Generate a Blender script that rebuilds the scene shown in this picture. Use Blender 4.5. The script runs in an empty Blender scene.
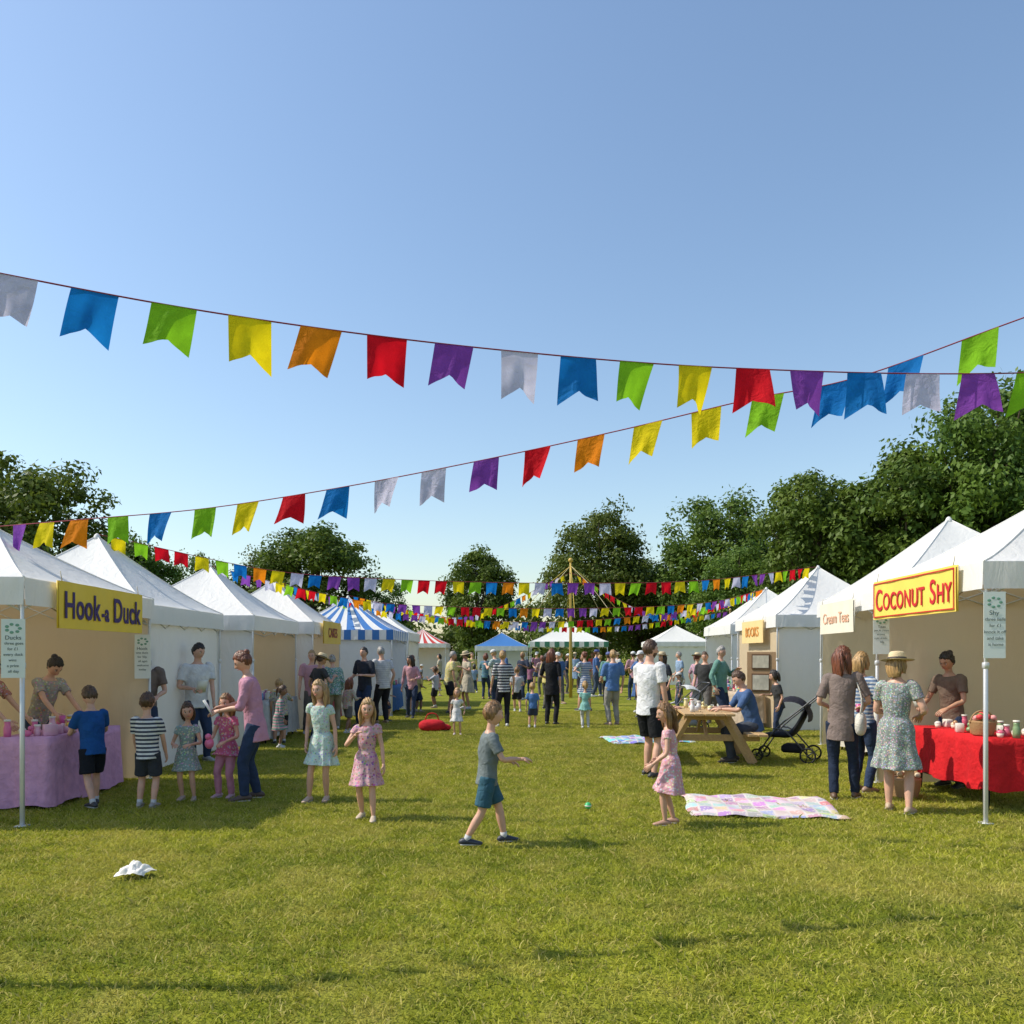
import bpy, math, random
import numpy as np
from mathutils import Vector, Matrix
random.seed(7); RNG=np.random.default_rng(7); PR=random.Random(21)
scene=bpy.context.scene
scene.view_settings.view_transform='Standard'
try: scene.view_settings.look='None'
except Exception: pass
scene.view_settings.exposure=0
COL=scene.collection

# ------------------------------------------------------------ materials
MC={}
def nt_new(name):
    m=bpy.data.materials.new(name); m.use_nodes=True
    nt=m.node_tree; b=nt.nodes['Principled BSDF']
    return m,nt,b
def N(nt,t,**kw):
    n=nt.nodes.new(t)
    for k,v in kw.items(): setattr(n,k,v)
    return n
def mixcol(nt,fac,a,b,bt='MIX'):
    n=N(nt,'ShaderNodeMix',data_type='RGBA',blend_type=bt)
    if isinstance(fac,(int,float)): n.inputs[0].default_value=fac
    else: nt.links.new(fac,n.inputs[0])
    for i,v in ((6,a),(7,b)):
        if isinstance(v,(tuple,list)): n.inputs[i].default_value=(v[0],v[1],v[2],1)
        else: nt.links.new(v,n.inputs[i])
    return n.outputs[2]
def ramp(nt,src,stops):
    r=N(nt,'ShaderNodeValToRGB'); nt.links.new(src,r.inputs[0])
    el=r.color_ramp.elements
    while len(el)<len(stops): el.new(0.5)
    for e,(p,c) in zip(el,stops):
        e.position=p; e.color=(c[0],c[1],c[2],1) if isinstance(c,(tuple,list)) else (c,c,c,1)
    return r.outputs[0]
def noise(nt,scale,detail=3,coord='Object',dist=0,stretch=None):
    if coord=='World':
        tc=N(nt,'ShaderNodeNewGeometry').outputs['Position']
    else:
        tc=N(nt,'ShaderNodeTexCoord').outputs[coord]
    if stretch:
        mp=N(nt,'ShaderNodeMapping'); nt.links.new(tc,mp.inputs[0]); mp.inputs['Scale'].default_value=stretch; tc=mp.outputs[0]
    n=N(nt,'ShaderNodeTexNoise'); n.inputs['Scale'].default_value=scale; n.inputs['Detail'].default_value=detail
    n.inputs['Distortion'].default_value=dist
    nt.links.new(tc,n.inputs['Vector'])
    return n.outputs[0]
def bump(nt,b,src,strength,dist=0.01):
    n=N(nt,'ShaderNodeBump'); n.inputs['Strength'].default_value=strength; n.inputs['Distance'].default_value=dist
    nt.links.new(src,n.inputs['Height']); nt.links.new(n.outputs[0],b.inputs['Normal'])
    return n.outputs[0]
def sc(c,k): return tuple(min(1,x*k) for x in c)
def simple(name,c,rough=0.6,metal=0,nscale=20,var=0.15,bmp=0.1,stretch=None,spec=None):
    key=('s',name)
    if key in MC: return MC[key]
    m,nt,b=nt_new(name)
    f=noise(nt,nscale,4,stretch=stretch)
    nt.links.new(mixcol(nt,f,sc(c,1-var),sc(c,1+var)),b.inputs['Base Color'])
    b.inputs['Roughness'].default_value=rough; b.inputs['Metallic'].default_value=metal
    if spec is not None: b.inputs['Specular IOR Level'].default_value=spec
    if bmp: bump(nt,b,f,bmp)
    MC[key]=m; return m
def cloth(c,pat='plain',c2=(0.8,0.8,0.8),scale=30,transl=0.0,name='cloth'):
    key=('c',tuple(c),pat,tuple(c2),scale,transl)
    if key in MC: return MC[key]
    m,nt,b=nt_new(name+'_'+pat)
    f=noise(nt,9,4,dist=0.6)
    if pat=='stripe':
        tc=N(nt,'ShaderNodeTexCoord'); sp=N(nt,'ShaderNodeSeparateXYZ'); nt.links.new(tc.outputs['Object'],sp.inputs[0])
        ml=N(nt,'ShaderNodeMath',operation='MULTIPLY'); ml.inputs[1].default_value=scale; nt.links.new(sp.outputs[2],ml.inputs[0])
        fr=N(nt,'ShaderNodeMath',operation='FRACT'); nt.links.new(ml.outputs[0],fr.inputs[0])
        gt=N(nt,'ShaderNodeMath',operation='GREATER_THAN'); gt.inputs[1].default_value=0.5; nt.links.new(fr.outputs[0],gt.inputs[0])
        base=mixcol(nt,gt.outputs[0],c,c2)
    elif pat in('floral','check'):
        tc=N(nt,'ShaderNodeTexCoord'); v=N(nt,'ShaderNodeTexVoronoi'); v.inputs['Scale'].default_value=scale
        nt.links.new(tc.outputs['Object'],v.inputs['Vector'])
        g=ramp(nt,v.outputs['Distance'],[(0.0,1),(0.36,1),(0.46,0)])
        hc=mixcol(nt,0.6,v.outputs['Color'],c2)
        base=mixcol(nt,g,c,hc)
    else:
        base=mixcol(nt,0,c,c)
    col=mixcol(nt,ramp(nt,f,[(.3,0),(.7,1)]),(0.76,0.76,0.78),(1.0,1.0,1.0))
    out=mixcol(nt,1.0,base,col,'MULTIPLY')
    nt.links.new(out,b.inputs['Base Color'])
    b.inputs['Roughness'].default_value=0.85; b.inputs['Specular IOR Level'].default_value=0.2
    bump(nt,b,noise(nt,14,5,dist=1.0),0.6,0.03)
    if transl>0:
        t=N(nt,'ShaderNodeBsdfTranslucent'); nt.links.new(out,t.inputs[0])
        mx=N(nt,'ShaderNodeMixShader'); mx.inputs[0].default_value=transl
        nt.links.new(b.outputs[0],mx.inputs[1]); nt.links.new(t.outputs[0],mx.inputs[2])
        nt.links.new(mx.outputs[0],nt.nodes['Material Output'].inputs[0])
    MC[key]=m; return m
def canvas(name,c,transl=0.3):
    key=('cv',name)
    if key in MC: return MC[key]
    m,nt,b=nt_new(name)
    f=noise(nt,1.3,5,dist=0.5); f2=noise(nt,5,4,dist=1.5,stretch=(1,1,.35))
    base=mixcol(nt,f,sc(c,0.93),c)
    base=mixcol(nt,ramp(nt,f2,[(.32,.9),(.6,1.0)]),sc(c,.85),base)
    nt.links.new(base,b.inputs['Base Color']); b.inputs['Roughness'].default_value=0.6
    b.inputs['Specular IOR Level'].default_value=0.25
    bump(nt,b,f2,0.5,0.03)
    t=N(nt,'ShaderNodeBsdfTranslucent'); nt.links.new(base,t.inputs[0])
    mx=N(nt,'ShaderNodeMixShader'); mx.inputs[0].default_value=transl
    nt.links.new(b.outputs[0],mx.inputs[1]); nt.links.new(t.outputs[0],mx.inputs[2])
    nt.links.new(mx.outputs[0],nt.nodes['Material Output'].inputs[0])
    MC[key]=m; return m
def skin_mat(c=(0.56,0.33,0.23)):
    key=('sk',c)
    if key in MC: return MC[key]
    m,nt,b=nt_new('skin')
    f=noise(nt,14,3)
    nt.links.new(mixcol(nt,ramp(nt,f,[(.3,0),(.7,1)]),sc(c,0.85),(c[0]*1.08,c[1]*.98,c[2]*0.95)),b.inputs['Base Color'])
    b.inputs['Roughness'].default_value=0.5
    MC[key]=m; return m
def hair_mat(c):
    key=('h',c)
    if key in MC: return MC[key]
    m,nt,b=nt_new('hair')
    f=noise(nt,60,4,stretch=(1,1,0.12))
    nt.links.new(mixcol(nt,ramp(nt,f,[(.3,0),(.7,1)]),sc(c,0.4),sc(c,1.5)),b.inputs['Base Color'])
    b.inputs['Roughness'].default_value=0.42
    bump(nt,b,f,1.0,0.015)
    MC[key]=m; return m

# ------------------------------------------------------------ mesh helpers
class PB:
    def __init__(s): s.v=[];s.f=[];s.m=[];s.mats=[];s.n=0
    def mi(s,mat):
        if mat not in s.mats: s.mats.append(mat)
        return s.mats.index(mat)
    def add(s,vf,mat,M=None):
        v,f=vf; v=np.asarray(v,float)
        if M is not None:
            A=np.array(M); v=v@A[:3,:3].T+A[:3,3]
        s.v.append(v); n=s.n
        if isinstance(f,np.ndarray): s.f.extend((f+n).tolist())
        else: s.f.extend([tuple(i+n for i in q) for q in f])
        s.m.extend([s.mi(mat)]*len(f)); s.n+=len(v)
    def obj(s,name,loc=(0,0,0),rz=0,smooth=True,parent=None):
        me=bpy.data.meshes.new(name)
        me.from_pydata(np.concatenate(s.v).tolist(),[],s.f)
        for m in s.mats: me.materials.append(m)
        me.polygons.foreach_set('material_index',np.array(s.m,dtype=np.int32))
        me.polygons.foreach_set('use_smooth',np.full(len(s.f),smooth))
        me.update()
        o=bpy.data.objects.new(name,me); COL.objects.link(o)
        o.location=loc; o.rotation_euler=(0,0,rz)
        if parent: o.parent=parent
        return o
def empty(name,loc=(0,0,0),rz=0):
    e=bpy.data.objects.new(name,None); COL.objects.link(e); e.location=loc; e.rotation_euler=(0,0,rz); e.empty_display_size=0.2
    return e
def catm(D,sub):
    D=np.asarray(D,float); k=len(D); out=[]
    E=np.vstack([2*D[0]-D[1],D,2*D[-1]-D[-2]])
    for i in range(k-1):
        p0,p1,p2,p3=E[i],E[i+1],E[i+2],E[i+3]
        for j in range(sub):
            t=j/sub
            out.append(0.5*((2*p1)+(-p0+p2)*t+(2*p0-5*p1+4*p2-p3)*t*t+(-p0+3*p1-3*p2+p3)*t**3))
    out.append(D[-1]); return np.array(out)
def loft(P,R,side=(1,0,0),seg=12,sub=3,mod=None,cap=True):
    P=[tuple(p) for p in P]; R=[(r,r) if isinstance(r,(int,float)) else r for r in R]
    D=np.hstack([np.array(P,float),np.array(R,float)])
    if sub>1: D=catm(D,sub)
    pts=D[:,:3]; rad=np.maximum(D[:,3:],1e-4)
    T=np.gradient(pts,axis=0); T/=np.linalg.norm(T,axis=1)[:,None]+1e-12
    s=np.array(side,float); s-=T[0]*(T[0]@s)
    if np.linalg.norm(s)<0.15:
        s=np.array((0,1,0.3)); s-=T[0]*(T[0]@s)
    V=[];n=len(pts); th=np.linspace(0,2*math.pi,seg,endpoint=False)
    for i in range(n):
        t=T[i]; s=s-t*(t@s); s/=np.linalg.norm(s); b=np.cross(t,s)
        mm=1.0 if mod is None else mod(th,i/(n-1))
        V.append(pts[i]+np.outer(np.cos(th)*rad[i,0]*mm,s)+np.outer(np.sin(th)*rad[i,1]*mm,b))
    V=np.vstack(V); F=[]
    for i in range(n-1):
        for j in range(seg):
            a=i*seg+j; b2=i*seg+(j+1)%seg
            F.append((a,b2,b2+seg,a+seg))
    if cap:
        V=np.vstack([V,pts[0],pts[-1]]); c0=len(V)-2;c1=len(V)-1
        for j in range(seg):
            F.append((c0,(j+1)%seg,j)); F.append((c1,(n-1)*seg+j,(n-1)*seg+(j+1)%seg))
    return V,F
def tube(a,b,r,seg=8): return loft([a,b],[r,r],seg=seg,sub=1)
def ell(c,r,nlat=8,nlon=12,fn=None):
    V=[];F=[]
    for i in range(nlat+1):
        la=-math.pi/2+math.pi*i/nlat
        for j in range(nlon):
            lo=2*math.pi*j/nlon
            V.append((math.cos(la)*math.sin(lo),math.cos(la)*math.cos(lo),math.sin(la)))
    V=np.array(V)
    for i in range(nlat):
        for j in range(nlon):
            a=i*nlon+j;b=i*nlon+(j+1)%nlon
            F.append((a,b,b+nlon,a+nlon))
    if fn is not None: V=fn(V)
    return V*np.array(r)+np.array(c),F
def box(c,s,rot=None,bev=0.0):
    x,y,z=[k/2 for k in s]
    if bev<=0:
        V=np.array([(-x,-y,-z),(x,-y,-z),(x,y,-z),(-x,y,-z),(-x,-y,z),(x,-y,z),(x,y,z),(-x,y,z)],float)
        F=[(0,3,2,1),(4,5,6,7),(0,1,5,4),(1,2,6,5),(2,3,7,6),(3,0,4,7)]
    else:
        b=min(bev,min(x,y,z)*.9); V=[];F=[]
        def ring(zz,k): return [(-x+k,-y,zz),(x-k,-y,zz),(x,-y+k,zz),(x,y-k,zz),(x-k,y,zz),(-x+k,y,zz),(-x,y-k,zz),(-x,-y+k,zz)]
        def ringi(zz): return [(-x+b*1.2,-y+b,zz),(x-b*1.2,-y+b,zz),(x-b,-y+b*1.2,zz),(x-b,y-b*1.2,zz),(x-b*1.2,y-b,zz),(-x+b*1.2,y-b,zz),(-x+b,y-b*1.2,zz),(-x+b,-y+b*1.2,zz)]
        V=ringi(-z)+ring(-z+b,b)+ring(z-b,b)+ringi(z)
        for i in range(3):
            for j in range(8):
                F.append((i*8+j,i*8+(j+1)%8,(i+1)*8+(j+1)%8,(i+1)*8+j))
        F.append(tuple(range(7,-1,-1))); F.append(tuple(range(24,32)))
        V=np.array(V,float)
    if rot is not None: V=V@np.array(rot).T
    return V+np.array(c),F
def rotm(ax,deg): return np.array(Matrix.Rotation(math.radians(deg),3,ax))
def beam(a,b,w,h,up=(0,0,1)):
    a=np.array(a,float);b=np.array(b,float); d=b-a; L=np.linalg.norm(d); d/=L
    s=np.cross(d,up); s/=np.linalg.norm(s); u=np.cross(s,d)
    R=np.stack([s,d,u],axis=1)
    return box((a+b)/2,(w,L,h),R,bev=0.004)
def remesh(parts,voxel,it=3,wr=0.0):
    V=[];F=[];n=0
    for v,f in parts:
        V.append(v); F.extend([tuple(i+n for i in q) for q in f]); n+=len(v)
    me=bpy.data.meshes.new('tmp'); me.from_pydata(np.vstack(V).tolist(),[],F)
    o=bpy.data.objects.new('tmp',me); COL.objects.link(o)
    m=o.modifiers.new('r','REMESH'); m.mode='VOXEL'; m.voxel_size=voxel
    if it:
        s=o.modifiers.new('s','SMOOTH'); s.iterations=it; s.factor=0.5
    dg=bpy.context.evaluated_depsgraph_get(); ev=o.evaluated_get(dg); m2=ev.to_mesh()
    nv=len(m2.vertices); v=np.empty(nv*3); m2.vertices.foreach_get('co',v); v=v.reshape(-1,3)
    nl=len(m2.loops); l=np.empty(nl,dtype=np.int32); m2.loops.foreach_get('vertex_index',l)
    f=l.reshape(-1,4)
    nn=np.empty(nv*3); m2.vertices.foreach_get('normal',nn); nn=nn.reshape(-1,3)
    ev.to_mesh_clear(); bpy.data.objects.remove(o); bpy.data.meshes.remove(me)
    if wr>0:
        x,y,z=v.T
        w=np.sin(x*31+3*np.sin(z*17)+y*9)+np.sin(y*37+z*23+2*np.sin(x*19))+0.8*np.sin(z*47+x*29+4*np.sin(y*13))
        v=v+nn*(w*wr)[:,None]
    return v,f

# ------------------------------------------------------------ people
M_EYEW=simple('eye_white',(0.75,0.73,0.7),0.3,var=0.02,bmp=0)
M_IRIS=simple('eye_iris',(0.03,0.02,0.015),0.2,bmp=0)
M_LIP=simple('lips',(0.48,0.14,0.12),0.5,bmp=0)
def gs(x,c,w): return np.exp(-((x-c)/w)**2)
def headshape(V):
    x,y,z=V.T; neg=np.clip(-z,0,1)
    X=x*(1-0.30*neg**1.5)*(1-0.06*np.clip(z,0,1)); Y=y.copy(); 
    Y=np.where(y<0,Y*(1-0.4*neg),Y*(1-0.10*neg))
    fm=np.clip((y-0.3)/0.4,0,1)
    Y+=fm*(0.27*gs(x,0,0.12)*gs(z,-0.22,0.13)+0.12*gs(x,0,0.1)*gs(z,-0.02,0.16))
    Y-=fm*0.13*gs(np.abs(x),0.36,0.17)*gs(z,0.0,0.12)
    Y+=fm*0.06*gs(np.abs(x),0.33,0.22)*gs(z,0.2,0.09)
    Y+=fm*0.06*gs(x,0,0.2)*gs(z,-0.5,0.08)
    Y+=fm*0.12*gs(x,0,0.3)*gs(z,-0.86,0.16)
    return np.stack([X,Y,z],1)
def person(name,x,y,H,face,hr=0.133,sex='m',skin=(0.56,0.33,0.23),hair=(0.06,0.03,0.015),style='short',
           top=('tee',(0.4,0.4,0.4)),sleeve=0.6,bottom=('jeans',(0.03,0.05,0.12)),shoe=(0.05,0.05,0.05),
           lean=0,hipz=None,lf=(0.005,0,0),rf=(0.005,0,0),lh=None,rh=None,yaw=0,pitch=0,hat=None,
           curl=1.0,bag=None,hem=None,q=None,toe=8,hold=None,flare=1.0,fat=1.0,beard=False,sway=None):
    dist=math.hypot(x,y)
    vox=0.008 if dist<11.5 else (0.014 if dist<20 else 0.024)
    if q: vox=q
    det=dist<14
    sk=skin_mat(skin); pb=PB(); hh=H*hr
    hip0=(0.505 if hr<0.145 else 0.475)*H
    hz=hip0*0.985 if hipz is None else hipz
    shz=H-hh*1.38; TL=shz-hip0
    la=math.radians(lean)
    if sway is None: sway=PR.choice([-1,1])*PR.uniform(.02,.06)
    u=np.array((sway,math.sin(la),math.cos(la))); u/=np.linalg.norm(u)
    pel=np.array((-sway*.28*H,-0.35*math.sin(la)*TL if hipz is None else 0,hz))
    k=1.0 if sex=='m' else 0.9
    k*=fat
    sx=(0.108 if sex=='m' else 0.092)*H*(1.0 if hr<0.145 else 0.93)
    sh=pel+u*TL; fw=np.array((0,math.cos(la),-math.sin(la)))
    X=np.array((1.,0,0)); XS=np.array((1.,0,sway*1.2))   # shoulder line tilts against the sway
    hx=0.048*H
    def tor(t0,inf,pts):
        P=[];R=[]
        for (t,a,b) in pts:
            P.append(pel+u*(t*H)); R.append(((a*k)*H+inf,(b*k)*H+inf))
        return P,R
    tl=TL/H
    waist=0.073 if sex=='m' else 0.064
    chest=0.088 if sex=='m' else 0.080
    TP=[(-0.045,0.070,0.055),(0.0,0.088,0.062),(0.09,waist,0.052),(tl*0.66,chest,0.063),(tl*0.93,0.088,0.052),(tl+0.012,0.055,0.040),(tl+0.035,0.028,0.030)]
    def ik(a,b,l1,l2,pole):
        d=b-a; L=np.linalg.norm(d); mx=(l1+l2)*0.995
        if L>mx: b=a+d/L*mx; L=mx; d=b-a
        L=max(L,abs(l1-l2)+1e-3)
        ca=(l1*l1+L*L-l2*l2)/(2*l1*L); dn=d/np.linalg.norm(d)
        p=pole-dn*(dn@pole); p/=np.linalg.norm(p)
        return a+dn*l1*ca+p*l1*math.sqrt(max(0,1-ca*ca)),b
    ankh=0.04*H; legs=[];arms=[]
    for sgn,ft in((-1,lf),(1,rf)):
        hp=pel+X*sgn*hx
        sp_=.018*H if (sgn*sway>0 and hipz is None) else 0
        tgt=np.array((sgn*(hx+ft[0]*H+sp_),ft[1]*H+sp_*1.4,ankh+ft[2]*H))
        l1=(hip0-ankh)*0.52; l2=(hip0-ankh)*0.49
        kn,an=ik(hp,tgt,l1,l2,np.array((sgn*0.12,1,0.15)))
        an=an.copy(); an[2]=max(an[2],ankh) if hipz is not None else tgt[2]
        legs.append((sgn,hp,kn,an))
    for sgn,ht in((-1,lh),(1,rh)):
        sp=sh+XS*sgn*sx-u*0.012*H
        if ht is None: tgt=sp+np.array((sgn*PR.uniform(.02,.055)*H,PR.uniform(-.01,.07)*H,-PR.uniform(.285,.302)*H))
        else: tgt=np.array((ht[0]*H,ht[1]*H,ht[2]*H))
        el,wr=ik(sp,tgt,0.165*H,0.145*H,np.array((sgn*0.55,-0.9,-0.25)))
        arms.append((sgn,sp,el,wr))
    kl=k
    def legl(hp,kn,an):
        return [(hp,0.050),((hp*.5+kn*.5),0.043),(kn,0.030),((kn*.6+an*.4),0.031),(an,0.0185)]
    body=[]
    P,R=tor(0,0,TP); body.append(loft(P,R,seg=18))
    hc=pel+u*(H-hip0-hh*0.5)+fw*0.012*H-X*sway*.05*H
    neckr=(0.031 if sex=='m' else 0.026)*H
    body.append(loft([sh-u*0.01*H,sh+u*0.03*H,hc-u*hh*0.15],[neckr*1.25,neckr,neckr*.95],sub=2))
    for sgn,hp,kn,an in legs:
        ks=legl(hp,kn,an)
        body.append(loft([q_[0] for q_ in ks]+[an-np.array((0,0,0.02*H))],[q_[1]*H*kl for q_ in ks]+[0.018*H],sub=3))
    for sgn,sp,el,wr in arms:
        body.append(loft([sp-X*sgn*0.02*H,sp,sp*.5+el*.5,el,el*.6+wr*.4,wr],[0.026*H*k,0.029*H*k,0.0245*H*k,0.0195*H*k,0.0195*H*k,0.0135*H*max(k,.95)],sub=3))
    pb.add(remesh(body,vox,3),sk)
    L=0.105*H
    for sgn,sp,el,wr in arms:
        d=(wr-el); d/=np.linalg.norm(d)
        n=-X*sgn*1.0+np.array((0,0,-0.25)) 
        if abs(d[2])<0.6: n=np.array((-sgn*0.3,0,-1.0))
        n=n-d*(d@n); n/=np.linalg.norm(n)
        s=np.cross(d,n)
        if s[1]+s[2]<0: s=-s
        hand=[loft([wr-d*L*.05,wr+d*L*.15,wr+d*L*.4,wr+d*L*.54],[(.15*L,.11*L),(.19*L,.12*L),(.23*L,.10*L),(.2*L,.07*L)],side=s,seg=10,sub=2)]
        if det:
            for so,fl,fr in((-.17,.34,.045),(-.06,.42,.05),(.06,.45,.052),(.17,.41,.05)):
                p=wr+d*L*.48+s*so*L; a=0.25*curl; P=[p]
                for seg_,c_ in((.42,.35),(.32,.6),(.26,.6)):
                    p=p+(d*math.cos(a)+n*math.sin(a))*fl*L*seg_; P.append(p); a+=c_*curl
                hand.append(loft(P,[fr*L*1.1,fr*L,fr*L*.95,fr*L*.6],side=s,seg=7,sub=2))
            p=wr+d*L*.16+s*.14*L; td=d*.65+s*.6+n*.3*curl; td/=np.linalg.norm(td)
            t2=d*.9+s*.2+n*.5*curl; t2/=np.linalg.norm(t2)
            hand.append(loft([p,p+td*L*.2,p+td*L*.2+t2*L*.14,p+td*L*.2+t2*L*.26],[.075*L,.062*L,.055*L,.035*L],side=s,seg=7,sub=2))
        else:
            for so,fl in((-.16,.36),(-.05,.44),(.06,.45),(.16,.4)):
                p=wr+d*L*.48+s*so*L; hand.append(loft([p,p+d*fl*.6*L+n*.05*L,p+(d*.85+n*.4)*fl*L],[.055*L,.05*L,.03*L],seg=5,sub=1))
            p=wr+d*L*.16+s*.14*L; hand.append(loft([p,p+(d*.6+s*.7)*.25*L,p+(d*.9+s*.7)*.36*L],[.07*L,.06*L,.03*L],seg=5,sub=1))
        for hpiece in hand: pb.add(hpiece,sk)
    ms=simple('shoe_%0.2f_%0.2f_%0.2f'%shoe,shoe,0.5)
    sole=simple('shoe_sole',(0.5,0.48,0.45),0.7)
    for sgn,hp,kn,an in legs:
        a=math.radians(toe)*sgn; fd=np.array((math.sin(a),math.cos(a),0)); b0=an[2]-0.04*H
        base=np.array((an[0],an[1],b0)); Z=np.array((0,0,1.))
        kz=0.9 if sex!='m' else 1.0
        pts=[(-.046,.012,.012,.010),(-.036,.022,.020,.020),(-.005,.028,.024,.026),(.04,.022,.026,.020),(.075,.016,.028,.0145),(.1,.013,.022,.011),(.112,.011,.008,.006)]
        pb.add(loft([base+fd*p[0]*H*kz+Z*p[1]*H for p in pts],[(p[2]*H*kz,p[3]*H) for p in pts],side=np.cross(fd,Z),seg=12,sub=2),ms)
        pb.add(loft([base+fd*-.04*H*kz+Z*.006*H,base+fd*.03*H*kz+Z*.006*H,base+fd*.1*H*kz+Z*.006*H],[(.02*H,.006*H),(.026*H,.006*H),(.02*H,.005*H)],side=np.cross(fd,Z),seg=10,sub=2),sole)
        if bottom is not None and bottom[0]=='shorts' and hr>.145:
            pb.add(loft([an-Z*.012*H,an*.85+kn*.15],[.023*H,.0235*H],seg=12,sub=1),simple('sock',(.5,.5,.5),.9))
    inf=0.006*H
    if bottom is not None and bottom[0] in('jeans','shorts'):
        mb=cloth(*bottom[1:]) if isinstance(bottom[1],tuple) else bottom[1]
        parts=[]
        P,R=tor(0,inf,[(-0.05,0.066,0.056),(0.0,0.088,0.062),(0.07,0.076 if sex=='m' else .07,0.055),(0.085,0.07,0.05)]); parts.append(loft(P,R,seg=18))
        for sgn,hp,kn,an in legs:
            if bottom[0]=='jeans':
                parts.append(loft([hp+u*.01*H,hp*.5+kn*.5,kn,kn*.5+an*.5,an+np.array((0,0,0.0))],[.053*H*k+inf*.4,.046*H*k+inf,.033*H*k+inf*1.1,.031*H*k+inf*1.1,.023*H+inf],seg=14))
            else:
                f=0.85; kk=hp*(1-f)+kn*f
                parts.append(loft([hp+u*.01*H,hp*.5+kk*.5,kk],[.053*H*k+inf*.8,.05*H*k+inf*1.3,.047*H*k+inf*1.8],seg=14))
        pb.add(remesh(parts,vox,2,0.0014),mb)
    if top is not None:
        kind=top[0]; mt=cloth(*top[1:])
        parts=[]; inf2=0.011*H
        if kind=='dress':
            P,R=tor(0,inf2*.7,[(0.05,waist,0.05),(0.09,waist,0.052),(tl*0.66,chest,0.064),(tl*0.93,0.086,0.052),(tl+0.008,0.05,0.040)])
            parts.append(loft(P,R,seg=18))
            hemz=(hem if hem is not None else 0.29)*H
            wp=pel+u*0.10*H; mp=pel+u*0.0; bp=np.array((pel[0]*.6,0.012*H,hemz)); 
            kf=9 if hr>.145 else 11
            def md(th,t,kf=kf): return 1+0.085*t*np.sin(kf*th+2*np.sin(3*th))+0.04*t*np.sin(5*th+1)
            parts.append(loft([wp,wp*.45+mp*.55,mp*.6+bp*.4,bp],[(waist*k*H+inf2*.8,.053*k*H+inf2*.8),(.092*k*H+inf2,.072*k*H+inf2),(.112*k*H*flare+inf2,.093*k*H*flare+inf2),(.145*k*H*flare+inf2,.128*k*H*flare+inf2)],seg=44,sub=5,mod=md))
        else:
            hb=-0.045 if kind!='tunic' else -0.11
            wl=.083 if sex=='m' else .078
            P,R=tor(0,inf2,[(hb,0.086,0.066),(0.0,0.086,0.062),(0.09,wl,0.055),(tl*0.66,chest+.002,0.064),(tl*0.93,0.088,0.053),(tl+0.012,0.052,0.041)])
            parts.append(loft(P,R,seg=22,sub=4))
        for sgn,sp,el,wr in arms:
            f=sleeve
            if f<=0.02: continue
            ks=[(sp-X*sgn*0.025*H,.03),(sp,.031)]
            if f<=1:
                e=sp*(1-f)+el*f; ks+=[(sp*.5+e*.5,.0305),(e,.0310 if f<.9 else .024)]
            else:
                e=el*(2-f)+wr*(f-1); ks+=[(sp*.5+el*.5,.027),(el,.0225),(el*.5+e*.5,.021),(e,.0185)]
            parts.append(loft([q_[0] for q_ in ks],[q_[1]*H*k+inf2*.55 for q_ in ks],sub=3))
        pb.add(remesh(parts,vox,2,0.0016),mt)
    Rm=rotm('X',-lean)@rotm('Z',yaw)@rotm('X',-pitch)@rotm('Y',PR.uniform(-6,6))
    M=np.eye(4); M[:3,:3]=Rm; M[:3,3]=hc+fw*0.0
    nl,no=(36,44) if det else (16,20)
    pb.add(ell((0,0,0),(.335*hh,.40*hh,.5*hh),nl,no,headshape),sk,M)
    if dist<26:
        for s_ in(-1,1):
            pb.add(ell((s_*.125*hh,.325*hh,0.005*hh),(.058*hh,.037*hh,.034*hh),8,10),M_EYEW,M)
            pb.add(ell((s_*.122*hh,.352*hh,0.003*hh),(.030*hh,.016*hh,.032*hh),6,8),M_IRIS,M)
            pb.add(loft([(s_*.065*hh,.372*hh,.04*hh),(s_*.13*hh,.37*hh,.052*hh),(s_*.19*hh,.325*hh,.03*hh)],[.006*hh,.009*hh,.005*hh],seg=6,sub=2),M_IRIS,M)
            pb.add(loft([(s_*.06*hh,.375*hh,.10*hh),(s_*.13*hh,.37*hh,.12*hh),(s_*.2*hh,.32*hh,.10*hh)],[.009*hh,.015*hh,.008*hh],seg=6,sub=2),hair_mat(sc(hair,.55)),M)
            pb.add(ell((s_*.325*hh,-.01*hh,-.02*hh),(.035*hh,.07*hh,.11*hh),8,8),sk,M)
        pb.add(loft([(-.10*hh,.352*hh,-.245*hh),(-.04*hh,.395*hh,-.24*hh),(.04*hh,.395*hh,-.24*hh),(.10*hh,.352*hh,-.245*hh)],[(.007*hh,.007*hh),(.024*hh,.018*hh),(.024*hh,.018*hh),(.007*hh,.007*hh)],side=(0,1,0),seg=8,sub=3),M_LIP,M)
    hm=hair_mat(hair)
    long_=style in('long','bob','pony','bun')
    if beard:
        def bs(V):
            W=headshape(V); x_,y_,z_=V.T
            m_=1/(1+np.exp(-((-.30-z_)*25)))*np.clip((y_+.05)*8,0,1)*(1-.95*gs(x_,0,.22)*gs(z_,-.5,.1)*np.clip(y_,0,1))
            return W*(.9+m_*.135)[:,None]
        pb.add(ell((0,0,0),(.335*hh,.40*hh,.5*hh),nl,no,bs),hm,M)
    hph=PR.uniform(0,6)
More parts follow.
